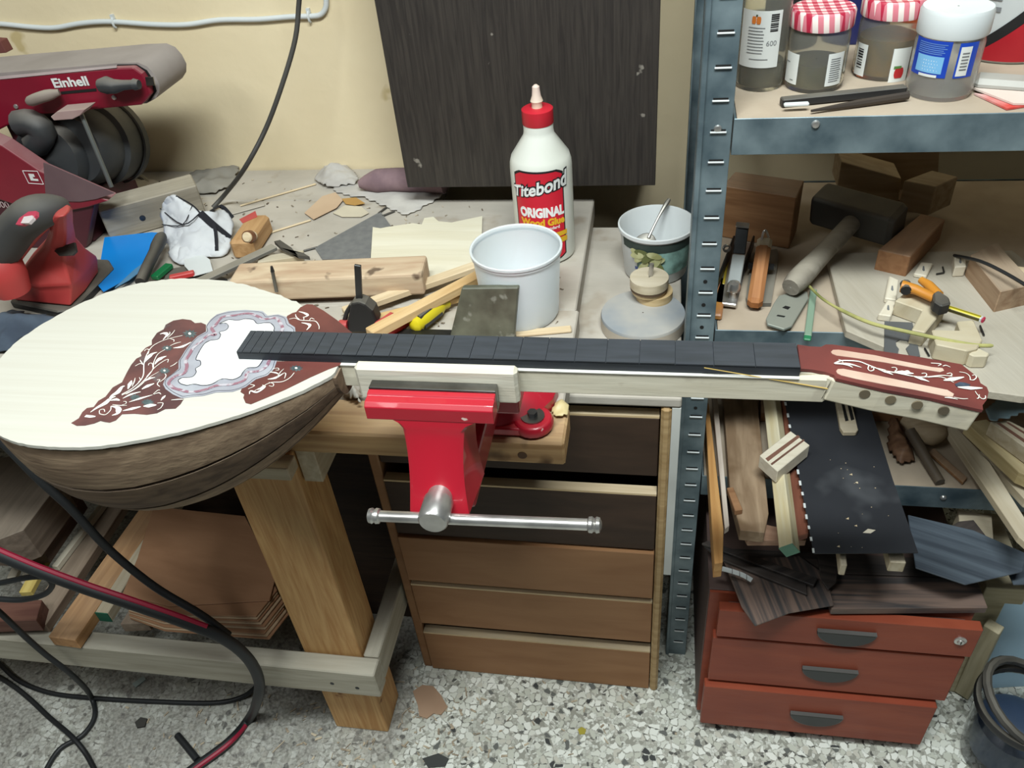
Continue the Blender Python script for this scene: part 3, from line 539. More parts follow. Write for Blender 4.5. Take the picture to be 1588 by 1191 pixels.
# ================= things on the bench, centre
def bottle_frame(c, yaw=0):
    """frame with +Z towards the camera side, X right, Y up, at axis c (for bent labels)"""
    d = Vector((-c[0], -c[1], 0)).normalized(); d = Matrix.Rotation(yaw, 3, 'Z') @ d
    x = Vector((0, 0, 1)).cross(d); return d, x
def wraplabel(name, c, r, z0, z1, a0, a1, mat, parent, lift=.0003, taper=0, n=14, round_=0):
    """label patch on a cylinder around c; angles in degrees, 0 faces the camera, + to the right"""
    d, x = bottle_frame(c); vs = []; fs = []
    for i in range(n+1):
        a = math.radians(a0+(a1-a0)*i/n); k = min(i, n-i)/n; cut = round_*max(0, 1-k*8)
        for z in (z0+cut, z1-cut):
            rr = r+lift+taper*(z-z0); vs.append(Vector(c)+(d*math.cos(a)+x*math.sin(a))*rr+Vector((0, 0, z-c[2])))
        if i: fs.append((2*i-2, 2*i-1, 2*i+1, 2*i))
    return MB().add(vs, fs).build(name, mat, parent, smooth=True)
def wraptext(name, s, size, c, r, z, ang, mat, parent, **k):
    d, x = bottle_frame(c, 0); a = math.radians(ang); nd = d*math.cos(a)+x*math.sin(a); nx = x*math.cos(a)-d*math.sin(a)
    p = Vector((c[0], c[1], z))+nd*(r+.0006); return textobj(name, s, size, frame(p, nx, nd), mat, parent, bend=r+.0006, **k)
# ---- glue bottle
g = PZ(846, 396, BT); gc = Vector((g.x, g.y+.012, BT)); GR = PY(885, 300, gc.y).x-PY(838, 300, gc.y).x
gtop = PY(835, 190, gc.y).z
hz = lambda v: PY(836, v, gc.y).z
gc.z += .0004; gl = thing('glue_bottle', 'white plastic wood glue bottle with red cap and red label', 'glue bottle', gc)
M_glue = mk('glue_bottle_white', (222, 224, 216), (208, 210, 200), rough=.35, scale=8, dust=.1)
nr = GR*.47
MB().lathe([(GR*.9, BT+.0006), (GR*.98, BT+.004), (GR, BT+.012), (GR, hz(256)), (GR*.985, hz(247)), (GR*.93, hz(238)), (nr*1.04, hz(207)), (nr, hz(200)), (nr, hz(186))], Matrix.Translation((gc.x, gc.y, 0)), 40).build('bottle', M_glue, gl, smooth=True)
MB().lathe([(nr*1.02, hz(190)), (nr*1.04, hz(189)), (nr*1.04, hz(168)), (nr*.9, hz(166)), (nr*.3, hz(166))], Matrix.Translation((gc.x, gc.y, 0)), 40).build('cap', mk('cap_red', (196, 34, 50), (180, 28, 44), rough=.4), gl, smooth=True)
nz_ = MB().lathe([(nr*.36, hz(168)), (nr*.34, hz(160)), (nr*.42, hz(156)), (nr*.30, hz(148)), (nr*.26, hz(140)), (nr*.24, hz(134)), (nr*.1, hz(131))], Matrix.Translation((gc.x, gc.y, 0)), 18)
nz_.build('nozzle', mk('nozzle', (214, 190, 184), (236, 226, 190), rough=.45, scale=20), gl, smooth=True)
M_lred = mk('label_red', (206, 30, 52), (196, 26, 46), rough=.4); M_lyel = mk('label_yellow', (232, 182, 40), rough=.5)
hl = lambda v: PY(836, v, gc.y-GR*.9).z
lz0, lz1 = max(BT+.012, hl(405)), hl(268)
wraplabel('label_border', gc, GR, lz0-.002, lz1+.003, -58, 42, M_blackp, gl, .0002, round_=.006)
wraplabel('label', gc, GR, lz0, lz1, -55, 39, M_lred, gl, .0005, round_=.006)
zt_ = hl(291)
def ttw(lift):
    def f(co): k = (co.x+.045)/.09; return Vector((co.x, co.y*(.85+.35*k)+.012*(k-.5)+.003*math.sin((k-.5)*3), co.z+lift))
    return f
wraptext('brand_shadow', 'Titebond', .0265, gc, GR, zt_, -6, M_blackp, gl, offset=.0026, sx=.90, warp=ttw(.0002), shear=.1)
wraptext('brand_lettering', 'Titebond', .0265, gc, GR, zt_, -6, M_whitep, gl, offset=.0007, sx=.90, warp=ttw(.0010), shear=.1)
wraptext('lettering', 'ORIGINAL', .0200, gc, GR, hl(329), -4, M_whitep, gl, offset=.0011, sx=.76)
wraptext('lettering', 'Wood Glue', .0150, gc, GR, hl(344), -3, M_lyel, gl, offset=.0007, sx=.95)
wraptext('lettering', 'The Pro Standard', .007, gc, GR, hl(353), -2, M_whitep, gl, offset=.0001)
for v0_, v1_ in ((361, 368), (370, 378)): wraplabel('label_flash', gc, GR, hl(v1_), hl(v0_), 16, 45, M_lyel, gl, .0008)
# ---- white tub in front
t0 = PZ(800, 505, BT); tc_ = Vector((PZ(806, 480, BT).x, PZ(806, 492, BT).y+.012, BT))
rt = (PY(873, 385, tc_.y).x-PY(731, 385, tc_.y).x)/2; tc_.x += .004; tz = PY(803, 381, tc_.y).z; rb = rt*.85
tb = thing('white_tub', 'empty white plastic tub standing in front of the glue bottle', 'tub', tc_)
MB().lathe([(.001, BT+.001), (rb*.96, BT+.001), (rb, BT+.005), (rt*.955, tz-.008), (rt*.955, tz-.006), (rt, tz-.005), (rt*1.005, tz-.001), (rt*.985, tz), (rt*.955, tz-.001), (rt*.935, tz-.012), (rb*.97, BT+.008), (rb*.9, BT+.004), (.001, BT+.004)], Matrix.Translation((tc_.x, tc_.y, 0)), 48, caps=False).build('tub_wall', mk('tub_white', (222, 230, 234), (216, 225, 230), rough=.35), tb, smooth=True)
MB().lathe([(rt*.956, tz-.009), (rt*.985, tz-.009), (rt*.985, tz-.006), (rt*.956, tz-.006)], Matrix.Translation((tc_.x, tc_.y, 0)), 48, caps=False).build('rim', MATS['tub_white'], tb, smooth=True)
_b = MATS['tub_white'].node_tree.nodes['Principled BSDF']; _b.inputs['Subsurface Weight'].default_value = .5; _b.inputs['Subsurface Radius'].default_value = (1, 1, 1); _b.inputs['Subsurface Scale'].default_value = .02
# ---- mottled stone block, steel bar and sticks before it
M_stone = mk('mottled_stone', (104, 106, 90), (72, 72, 60), rough=.5, scale=26, spots=(.1, .62, (150, 152, 140), 40))
flat('sharpening_stone', [(716, 447), (804, 446), (797, 528), (697, 526)], BT+.030, .012, M_stone, 'mottled grey-green square stone leaning against the white tub', 'stone', bevel=.0015, plane=(PZ(750, 536, BT+.0005), (0, -.985, .17)))
flat('steel_bar', [(614, 509), (800, 513), (799, 522), (606, 520)], BT+.012, .0115, M_dsteel, 'flat steel bar lying just behind the dark fingerboard', 'steel bar', bevel=.0008)
stick('wood_strip', (796, 516), (886, 508), BT+.005, .013, .0045, M_pale, 'short pale strip beside the foot of the white tub', 'wood strip')
stick('wood_strip', (532, 480), (740, 408), BT+.022, .018, .010, M_pale, 'pale strip lying behind the black clamp, farthest of the leaning strips', 'wood strip')
stick('wood_strip', (575, 492), (735, 452), BT+.016, .013, .009, wood('tan_strip', (216, 184, 132), (192, 156, 104)), 'thin tan strip between two larger leaning strips', 'wood strip')
stick('wood_strip', (572, 512), (748, 420), BT+.040, .018, .014, wood('honey_strip', (214, 184, 138), (194, 160, 112)), 'honey coloured strip crossing over the yellow screwdriver', 'wood strip', z2=BT+.036)
# screwdriver with yellow and black handle
sd_ = thing('screwdriver', 'screwdriver with yellow and black fluted handle behind the fingerboard', 'screwdriver', PZ(690, 490, BT))
p, q = PZ(640, 508, BT+.016), PZ(690, 468, BT+.016); ax = (q-p).normalized(); M_yel = mk('tool_yellow', (206, 190, 32), (190, 172, 24), rough=.35)
M = frame(p, ax.cross(Vector((0, 0, 1))), ax); L_ = (q-p).length
MB().lathe([(.006, 0), (.011, .004), (.0125, .02), (.0125, L_*.75), (.009, L_*.88), (.011, L_), (.006, L_+.003)], M, 12).build('handle', M_yel, sd_, smooth=True)
for a in range(4):
    A = a*math.pi/2+.3; MB().tube([M @ Vector((.0098*math.cos(A), .0098*math.sin(A), z)) for z in (.012, L_*.7)], .0042, 8).build('grip_insert', M_black, sd_, smooth=True)
MB().tube([M @ Vector((0, 0, L_)), M @ Vector((0, 0, L_+.05))], .003, 8).build('shaft', M_steel, sd_, smooth=True)
tg = thing('screwdriver', 'screwdriver with red and dark handle poking out under the strips', 'screwdriver', PZ(625, 505, BT))
p, q = PZ(600, 518, BT+.012), PZ(632, 498, BT+.012); ax = (q-p).normalized(); M = frame(p, ax.cross(Vector((0, 0, 1))), ax); L_ = (q-p).length
MB().lathe([(.004, 0), (.009, .004), (.010, L_*.5), (.007, L_*.9), (.006, L_)], M, 12).build('handle', M_redp, tg, smooth=True)
MB().tube([M @ Vector((0, 0, L_)), M @ Vector((0, 0, L_+.03))], .0025, 8).build('shaft', M_steel, tg, smooth=True)
# ---- black bar clamp with red pads
cl = thing('bar_clamp', 'black bar clamp with red trigger standing behind the fingerboard', 'clamp', PZ(560, 500, BT))
cy = PZ(558, 500, BT+.02).y
a = PY(554, 413, cy); b = PY(560, 512, cy)
plank('bar', PY(554, 412, cy-.002), PY(559, 514, cy-.002), .009, .004, M_dsteel, cl, up=(0, -1, 0), bevel=.0005)
pts = [(538, 500), (544, 470), (556, 468), (566, 472), (578, 482), (585, 500), (580, 516), (536, 516)]
MB().prism([PY(u, v, cy-.011) for u, v in pts], (0, .022, 0)).build('jaw_body', M_black, cl, bevel=.003)
MB().prism([PY(u, v, cy-.006) for u, v in [(526, 512), (534, 484), (542, 472), (546, 474), (538, 492), (534, 512)]], (0, .01, 0)).build('trigger', M_black, cl, bevel=.002)
p = PY(527, 505, cy-.008); MB().lathe([(.008, 0), (.009, .004), (.008, .012)], frame(p, (0, 0, 1), (1, 0, 0)), 14).build('pad', M_redp, cl, smooth=True)
stick('red_handle', (580, 502), (610, 482), BT+.03, .011, .012, M_redp, parent=cl, bevel=.004)
stick('red_handle', (588, 506), (612, 490), BT+.024, .010, .010, M_black, parent=cl, bevel=.004)
# ---- big glued block with screw and pin
M_brnk = wood('packer_brown', (96, 70, 52), (76, 54, 40)); blk = thing('timber_block', 'thick pale timber beam with dark stains lying behind the soundboard', 'timber', PZ(510, 460, BT))
M_beam = wood('beam_wood', (204, 184, 156), (178, 150, 124), spots=(.06, .64, (110, 92, 76), 20), st=(3, 14, 14))
zt_ = BT+.048
pA, pB, pC, pD = PZ(367, 408, zt_), PZ(656, 395, zt_), PZ(660, 425, zt_), PZ(357, 437, zt_)
cc = (pA+pB+pC+pD)/4; M = frame(cc, (pC+pB)/2-(pA+pD)/2); l_ = ((pC+pB)/2-(pA+pD)/2).length/2; w_ = ((pA+pB)/2-(pC+pD)/2).length/2
MB().box(-l_, l_, -w_, w_, -.036, 0).build('beam', M_beam, blk, M=M, bevel=.004)
plank('packer', PZ(420, 452, BT+.0115), PZ(600, 445, BT+.0115), .03, .011, M_brnk, blk)
pn = thing('punch', 'slim metal pin standing upright against the timber beam', 'pin', PZ(426, 448, BT+.03))
yb_ = PZ(430, 434.5, zt_).y-.006; b = PY(429, 452, yb_); a = PY(421, 413, yb_)
MB().tube([b, b+(a-b)*.8], .0028, 8).build('shaft', M_steel, pn, smooth=True); MB().tube([b+(a-b)*.8, a], [.0032, .0018], 8).build('tip', M_dsteel, pn, smooth=True)
# ---- sheets
flat('veneer_sheet', [(578, 352), (590, 354), (600, 352), (620, 349), (640, 346), (654, 348), (658, 338), (672, 336), (680, 343), (700, 345), (748, 335), (746, 400), (730, 412), (660, 430), (575, 400)], BT+.006, .002, wood('veneer', (224, 218, 198), (214, 206, 182), st=(1, 12, 1)), 'cream wood veneer offcut with a scalloped edge behind the beam', 'veneer')
flat('sandpaper', [(488, 384), (590, 328), (606, 350), (600, 358), (578, 352), (574, 402), (500, 402)], BT+.003, .001, mk('sandpaper_grey', (118, 118, 116), (106, 106, 106), rough=.95, scale=80), 'torn grey sandpaper sheet beside the cream veneer', 'sandpaper')
flat('paper_scrap', [(472, 330), (500, 304), (520, 298), (532, 310), (522, 322), (502, 332), (486, 340)], BT+.004, .0008, mk('brown_paper', (196, 170, 142), (178, 150, 122), rough=.9), 'crumpled tan paper scrap on the dusty bench', 'paper scrap')
flat('paper_scrap', [(516, 330), (535, 318), (560, 320), (572, 330), (560, 336), (530, 336)], BT+.003, .0008, mk('pale_paper', (206, 196, 174), rough=.9), 'pale flat paper scrap next to the tan one', 'paper scrap')
flat('paper_scrap', [(530, 308), (552, 306), (566, 315), (550, 318), (536, 316)], BT+.0055, .0008, mk('amber_paper', (182, 140, 76), rough=.7), 'small amber scrap on top of the pale paper', 'paper scrap')
M_dcloth = mk('dusty_cloth', (192, 188, 182), (168, 164, 160), rough=.95, scale=20)
cloth('dust_rag', [(486, 284), (500, 262), (520, 252), (545, 262), (560, 280), (555, 290), (520, 296), (500, 294)], BT, .036, M_dcloth, 3, 22, 22, 'crumpled pale grey rag at the back of the bench', 'rag', ridge=False)
cloth('dust_sheet', [(505, 294), (540, 284), (620, 284), (690, 292), (700, 300), (650, 330), (625, 338), (590, 322), (560, 310), (530, 305)], BT+.001, .008, M_dcloth, 5, 30, 16, 'torn grey paper sheet spread beside the crumpled rag', 'paper', ridge=False)
mt = MB(); mp = smoothpath([PZ(556, 286, BT+.02), PZ(585, 281, BT+.022), PZ(630, 279, BT+.024), PZ(690, 281, BT+.024)], 4)
mt.tube(mp, [.006+.016*min(1, i/4) for i in range(len(mp))], 12); tag(mt.build('cloth_roll', mk('mauve_cloth', (140, 116, 120), (120, 98, 104), rough=.95, scale=30), smooth=True), 'dusty mauve tapered sleeve running under the dark cupboard', 'cloth')
for i, (p, q, lab) in enumerate((((372, 318), (490, 284), 'thin bright strip running to the crumpled rag'), ((398, 366), (482, 340), 'thin strip lying beside the red-tipped wooden block'), ((470, 388), (492, 382), 'tiny dark splinter by the torn sandpaper'), ((586, 330), (602, 318), 'short black wire above the sandpaper corner'), ((592, 334), (612, 326), 'second short black wire above the sandpaper corner'), ((352, 332), (410, 316), 'short dusty strip behind the red-tipped block'))):
    stick('wood_splinter' if 'wire' not in lab else 'wire_bit', p, q, BT+.004, .004 if i != 5 else .009, .003, M_pale if i in (0, 1) else (M_dustb if i == 5 else M_black), lab, 'splinter' if 'wire' not in lab else 'wire')
# ---- wooden toy-like plane body with red tip
wb = thing('wooden_vise_block', 'small tan wooden block with red top and round peg end', 'wood block', PZ(385, 370, BT))
M_tan = wood('tan_block', (186, 148, 104), (160, 120, 78)); A = PZ(371, 374, BT+.035); B = PZ(400, 332, BT+.035)
plank('block', A, B, .040, .0345, M_tan, wb, bevel=.005)
d_ = (B-A).normalized(); s_ = Vector((0, 0, 1)).cross(d_)
flat('red_mark', [(371, 340), (396, 327), (399, 336), (376, 346)], BT+.0355, .0006, M_redp, parent=wb)
pc = PZ(383, 368, BT+.040); MB().lathe([(.0085, -.02), (.0085, .0), (.0065, .002)], frame(pc, (1, 0, 0), (.35, -.8, .35)), 16).build('peg', M_pale, wb, smooth=True); MB().lathe([(.0105, -.012), (.0105, -.002), (.0087, -.002), (.0087, -.012)], frame(pc, (1, 0, 0), (.35, -.8, .35)), 16, caps=False).build('peg_ring', mk('copper', (150, 100, 70), rough=.4, metal=.6), wb, smooth=True)
# ---- grey bent flat tool
bt_ = thing('scraper_bar', 'long grey bent steel bar lying before the wooden block', 'steel bar', PZ(400, 395, BT))
plank('shaft', PZ(300, 438, BT+.022), PZ(425, 380, BT+.022), .018, .007, M_dsteel if 0 else mk('grey_steel', (120, 118, 112), (96, 94, 90), rough=.6, metal=.3, dust=.6), bt_)
MB().prism([PZ(u, v, BT+.024) for u, v in [(425, 374), (434, 372), (452, 384), (462, 396), (480, 398), (470, 392), (450, 390), (436, 384)]], (0, 0, -.006)).build('tang', mk('tang_dark', (84, 80, 74), rough=.6), bt_)
stick('wood_strip', (400, 402), (470, 392), BT+.012, .02, .01, M_paled, 'pale split offcut under the bent steel bar', 'wood strip')
# ---- striped rag
M_rag = mk('rag_white', (206, 208, 210), (188, 190, 194), rough=.95, scale=18)
rg = thing('striped_rag', 'crumpled white rag with black stripes on the cluttered bench', 'rag', PZ(300, 400, BT))
def tri_sheet(name, px, mat, parent, sub=2, thick=.0012):
    """folded cloth facet surface: px = [(u,v,z)], faces by fan strips"""
    pts = [PZ(u, v, BT+z) for u, v, z in px]; return pts
R = {k: PZ(u, v, BT+z) for k, (u, v, z) in dict(a=(257, 298, .085), b=(275, 306, .075), c=(300, 320, .06), d=(312, 332, .055), e=(250, 325, .045), f=(253, 350, .03), g=(262, 380, .012), h=(268, 414, .006), i=(300, 375, .03), j=(338, 390, .012), k=(334, 352, .035), l=(345, 322, .045), m=(362, 340, .03), n=(358, 372, .012), o=(352, 395, .004), p=(285, 350, .045), q=(325, 400, .004), r=(300, 408, .003), s=(330, 328, .055), t=(280, 395, .018)).items()}
m = MB(); ks = list(R); m.v = [R[k] for k in ks]; ix = {k: i for i, k in enumerate(ks)}
m.f = [tuple(ix[c] for c in f) for f in ('abe', 'bpe', 'bcp', 'cdp', 'epf', 'fpg', 'pig', 'git', 'gth', 'tir', 'thr', 'irq', 'ijq', 'ikj', 'pki', 'dkp', 'dsk', 'slk', 'lmk', 'mnk', 'knj', 'njo', 'joq')]
o = m.build('cloth', M_rag, rg, smooth=False, solid=.002, subd=3)
tx = bpy.data.textures.new('wrinkle', 'CLOUDS'); tx.noise_scale = .03; md = o.modifiers.new('d', 'DISPLACE'); md.texture = tx; md.strength = .016; md.mid_level = .5
for pol in o.data.polygons: pol.use_smooth = True
M_stripe = mk('stripe_black', (30, 30, 36), rough=.95)
def stripe(keys, wd, off=.0035, name='black_stripe'):
    m = MB(); pts = smoothpath([R[k]+Vector((0, -off*.6, off)) for k in keys], 4); L_ = len(pts); vs = []; fs = []
    for i_, p_ in enumerate(pts):
        t_ = (pts[min(i_+1, L_-1)]-pts[max(0, i_-1)]).normalized(); s2 = t_.cross(Vector((0, -.6, .8))).normalized(); vs += [p_+s2*wd/2, p_-s2*wd/2]
        if i_: fs.append((2*i_-2, 2*i_-1, 2*i_+1, 2*i_))
    m.add(vs, fs).build(name, M_stripe, rg, solid=.0008)
stripe('dkn', .012); stripe('dkj', .006); stripe('slm', .008); stripe('bcd', .0025); stripe('epd', .002); stripe('fpc', .0015)
flat('paper_cup_piece', [(285, 394), (310, 392), (325, 402), (330, 420), (300, 428), (286, 412)], BT+.012, .001, M_white, 'torn white paper cup piece under the striped rag', 'paper')
# ---- blue sheet, black file, dark things
flat('plastic_folder', [(162, 368), (235, 360), (262, 362), (250, 380), (225, 410), (200, 430), (160, 452), (150, 440)], BT+.010, .0012, mk('folder_blue', (24, 138, 220), (18, 126, 210), rough=.35), 'bright blue plastic sheet between the palm sander and the rag', 'plastic sheet')
flat('plastic_flap', [(208, 418), (232, 400), (226, 414), (200, 434), (178, 446)], BT+.013, .001, mk('folder_light', (96, 150, 190), rough=.3), 'pale blue flap on the bright blue sheet', 'plastic sheet')
fl = thing('file', 'black handled file leaning over the bright blue sheet', 'file', PZ(235, 420, BT))
p = [PZ(218, 438, BT+.02), PZ(228, 415, BT+.026), PZ(240, 390, BT+.032), PZ(252, 364, BT+.036)]
MB().tube(smoothpath(p, 4), [.009]*9+[.0105, .0105, .010, .006], 10).build('handle', M_black, fl, smooth=True)
stick('tape_roll_strip', (238, 428), (262, 408), BT+.016, .014, .008, mk('tool_green', (22, 120, 70), rough=.4), 'green plastic bit between the black file and the rag', 'plastic bit')
stick('plier_handle', (262, 428), (300, 420), BT+.018, .010, .008, M_redp, 'red handle end poking out beneath the striped rag', 'handle')
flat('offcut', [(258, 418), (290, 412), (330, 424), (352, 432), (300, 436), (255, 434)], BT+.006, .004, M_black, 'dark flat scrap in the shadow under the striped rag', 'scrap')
cloth('blue_grey_cloth', [(0, 492), (14, 484), (40, 488), (80, 494), (100, 500), (60, 525), (20, 552), (-40, 560), (-60, 500)], BT, .03, mk('slate_cloth', (78, 90, 104), (56, 66, 80), rough=.95, scale=14), 8, 24, 14, 'slate blue cloth heaped behind the soundboard edge', 'cloth')
# ---- grey beam at the back left with screw
bm_ = thing('grey_beam', 'dusty grey timber with a screw head behind the blue sheet', 'timber', PZ(220, 340, BT))
M_gb = wood('grey_beam', (156, 148, 134), (130, 122, 108), dust=.5)
p, q = PZ(150, 318, BT+.06), PZ(300, 278, BT+.06); plank('beam', p, q, .06, .059, M_gb, bm_, bevel=.002)
sdir = (q-p).normalized(); nn_ = Vector((sdir.y, -sdir.x, 0)); nn_ = nn_ if nn_.y < 0 else -nn_; c = PP(221, 338, p+nn_*.030, nn_)
MB().lathe([(.0005, .0015), (.005, .001), (.0055, -.001)], frame(c, sdir, nn_), 12).build('screw', M_dsteel, bm_)
cloth('dust_cloth', [(272, 290), (300, 268), (340, 264), (372, 256), (376, 268), (362, 292), (330, 306), (290, 305)], BT, .02, mk('sack_grey', (150, 146, 138), (126, 122, 114), rough=.95), 11, 18, 14, 'dusty grey sack scrap against the wall by the hanging cord', 'cloth')
hc = MB(); hp = [PY(470, -60, 1.30)+Vector((.03, .0, .9))]+smoothpath([PY(470, -60, 1.30), PY(464, 0, 1.30), PY(458, 60, 1.29), PY(438, 130, 1.27), PY(412, 200, 1.25), PY(380, 260, 1.22), PZ(350, 300, BT+.03), PZ(330, 322, BT+.008)], 5)
hc.tube(hp, .0040, 10); tag(hc.build('hanging_cord', mk('cord_grey', (70, 68, 64), (54, 52, 50), rough=.6), smooth=True), 'black power cord hanging down the wall onto the bench', 'cord')
# ---- yoghurt pot with spoon, on the chest
CT = .7045
yc = Vector((PZ(1020, 420, CT).x-.004, PZ(1016, 425, CT).y+.012, CT)); ry = (PY(1075, 345, yc.y).x-PY(954, 345, yc.y).x)/2; yz = PY(1015, 344, yc.y).z
yg = thing('yoghurt_bucket', 'white bucket with food print and a spoon standing on the old chest', 'bucket', yc)
rb = ry*.82; M_yg = mk('bucket_white', (214, 218, 218), (204, 208, 210), rough=.35)
MB().lathe([(.001, CT+.001), (rb*.95, CT+.001), (rb, CT+.004), (ry*.95, yz-.007), (ry, yz-.006), (ry, yz-.001), (ry*.96, yz), (ry*.93, yz-.005), (rb*.95, CT+.006), (.001, CT+.004)], Matrix.Translation((yc.x, yc.y, 0)), 44, caps=False).build('bucket_wall', M_yg, yg, smooth=True)
k_ = (ry*.95-rb)/(yz-CT); rr = lambda z: rb+k_*(z-CT)
M_prn = mk('print_green', (70, 92, 82), (150, 190, 182), rough=.4, scale=24, lo=.4, hi=.6)
wraplabel('printed_band', yc, rr(CT+.02), CT+.02, yz-.012, -32, 70, M_prn, yg, .0005, taper=k_)
wraplabel('printed_band', yc, rr(yz-.024), yz-.024, yz-.0095, -62, 72, mk('print_dark', (60, 74, 70), (40, 52, 48), rough=.4), yg, .0010, taper=k_)
wraplabel('printed_stripe', yc, rr(CT+.028), CT+.028, CT+.033, -36, 0, mk('print_blue', (60, 76, 130), rough=.4), yg, .0012, taper=k_)
d, x = bottle_frame(yc)
M_leaf = mk('leaf_cream', (196, 196, 150), (150, 150, 100), rough=.5, scale=60); random.seed(3)
zc_ = (CT+yz)/2+.006
for i in range(13):
    a = math.radians(random.uniform(-32, 10)); dz_ = random.uniform(-.012, .012); nd = d*math.cos(a)+x*math.sin(a); tx = x*math.cos(a)-d*math.sin(a); rz = random.uniform(-1.2, 1.2)
    c = Vector((yc.x, yc.y, zc_+dz_))+nd*(rr(zc_+dz_)+.0016+.0002*i); v = Vector((0, 0, 1)); e1 = tx*math.cos(rz)+v*math.sin(rz); e2 = -tx*math.sin(rz)+v*math.cos(rz)
    MB().prism([c+e1*.012*math.cos(t)+e2*.0055*math.sin(t) for t in [k*math.pi/5 for k in range(10)]], nd*.0003).build('printed_leaf', M_leaf if i % 3 else mk('leaf_green', (110, 116, 70), rough=.5), yg)
sp = thing('spoon', 'dusty metal spoon leaning inside the printed bucket', 'spoon', (yc.x, yc.y, CT+.02))
e = Vector((yc.x+.018, yc.y+ry*.90, yz+.010)); s0 = Vector((yc.x-.012, yc.y+.004, yz-.030))
MB().tube([s0+(e-s0)*t+Vector((0, 0, .004*math.sin(3*t))) for t in [i/8 for i in range(9)]], [.0026, .0022, .002, .002, .0022, .0026, .0034, .004, .003], 8).build('handle', mk('spoon_metal', (158, 156, 150), rough=.35, metal=.8, dust=.3), sp, smooth=True)
bwl = MB(); M = frame(s0+(s0-e).normalized()*.018, (s0-e), (0, -.5, .9)); nrg = []
for r_, z_ in ((.0002, -.005), (.4, -.0045), (.75, -.0025), (1, 0), (.95, .0006), (.7, -.0018), (.35, -.0038), (.0002, -.0042)): nrg.append([M @ Vector((.026*r_*math.cos(t), .019*r_*math.sin(t), z_)) for t in [k*math.pi/10 for k in range(20)]])
bwl.loft(nrg, caps=False).build('bowl', MATS['spoon_metal'], sp, smooth=True)
# ---- sanding disc with knob
dc = PZ(997, 490, CT+.016); dr = (PY(1063, 480, dc.y).x-PY(931, 480, dc.y).x)/2
ds = thing('sanding_disc', 'round grey sanding disc with wooden knob and bolt on the old chest', 'sanding disc', (dc.x, dc.y, CT))
TM = Matrix.Translation((dc.x, dc.y, CT+.0005))
MB().lathe([(.001, 0), (dr*.97, 0), (dr, .003), (dr, .019), (dr*.985, .0215), (.001, .0215)], TM, 48, caps=False).build('disc', mk('disc_grey', (128, 138, 148), (172, 168, 160), rough=.8, scale=9, dust=.0), ds, smooth=True)
MB().lathe([(dr*1.003, .001), (dr*1.003, .0175)], TM, 48, caps=False).build('disc_edge', mk('disc_edge', (190, 182, 168), (172, 162, 148), rough=.8), ds, smooth=True)
kc = PZ(1006, 462, CT+.022); kr = dr*.46; KM = Matrix.Translation((kc.x, kc.y, CT+.022)); M_kn = wood('knob_ply', (206, 184, 144), (186, 160, 116), st=(8, 8, 40))
KM2 = Matrix.Translation((kc.x+.008, kc.y+.003, CT+.022)); MB().lathe([(.001, 0), (kr*.95, 0), (kr*.95, .012), (.001, .012)], KM2, 32, caps=False).build('knob_base', M_kn, ds, smooth=True)
MB().lathe([(.001, .0125), (kr*.9, .0125), (kr*.92, .018), (.001, .018)], KM, 32, caps=False).build('knob_layer', M_kn, ds, smooth=True)
MB().lathe([(.001, .0182), (kr*.98, .0182), (kr*.98, .0225), (.001, .0225)], KM, 32, caps=False).build('knob_dark_layer', mk('walnut_layer', (98, 76, 54), rough=.7), ds, smooth=True)
MB().lathe([(.001, .0227), (kr, .0227), (kr, .036), (.001, .036)], KM, 32, caps=False).build('knob_top', wood('knob_top', (204, 192, 168), (184, 170, 142), dust=.5), ds, smooth=True)
MB().tube([KM @ Vector((.002, .004, .036)), KM @ Vector((.003, .005, .055))], .0035, 10).build('bolt', M_chrome, ds)
# ================= belt sander on the bench, left
M_sred = mk('sander_red', (132, 22, 44), (116, 18, 38), rough=.4, dust=.55, dustc=(168, 150, 148))
M_sredd = mk('sander_maroon', (78, 26, 38), (64, 20, 32), rough=.5, dust=.5, dustc=(120, 100, 100))
M_belt = mk('sanding_belt', (150, 142, 138), (132, 124, 120), rough=.95, scale=10, dust=.3, dustc=(160, 152, 146))
M_mot = mk('motor_dark', (52, 54, 56), (40, 42, 44), rough=.55, dust=.5, dustc=(150, 142, 132))
by = 1.20
bs = thing('belt_sander', 'red stationary belt sander covered in dust at the back of the bench', 'belt sander', (-.97, 1.22, BT))
near = [(-90, 121), (0, 113), (100, 105), (181, 98), (214, 97), (228, 103), (239, 115), (247, 130), (247, 143), (241, 153), (228, 160), (100, 172), (0, 181), (-90, 188)]
MB().prism([PY(u, v, by) for u, v in near], (0, .095, 0)).build('belt', M_belt, bs, smooth=True)
MB().prism([PY(u, v, by-.001) for u, v in [(-90, 126), (0, 118), (100, 108), (185, 101), (212, 100), (226, 110), (236, 126), (240, 142), (230, 154), (224, 159), (150, 166), (115, 171), (28, 175), (24, 188), (0, 200), (-90, 212)]], (0, -.012, 0)).build('side_cover', M_sred, bs, bevel=.003)
MB().prism([PY(u, v, by-.0135) for u, v in [(226, 119), (238, 119), (241, 132), (228, 132)]], (0, -.002, 0)).build('roller_bracket', M_steel, bs)
def pxbox(name, pts, y, d, mat, parent, **k): return MB().prism([Vector((q.x, q.y, max(q.z, BT+.0006))) for q in (PY(u, v, y) for u, v in pts)], (0, -d, 0)).build(name, mat, parent, **k)
yc_ = by-.0135
pxbox('slot', [(94, 142), (149, 137), (150, 141), (95, 146)], yc_, .0005, M_dark, bs)
pxbox('cover_edge', [(0, 118.5), (100, 109), (181, 101.5), (181, 105), (100, 113), (0, 123)], yc_, .0006, mk('dust_white', (196, 184, 180), (170, 150, 150), rough=.9), bs)
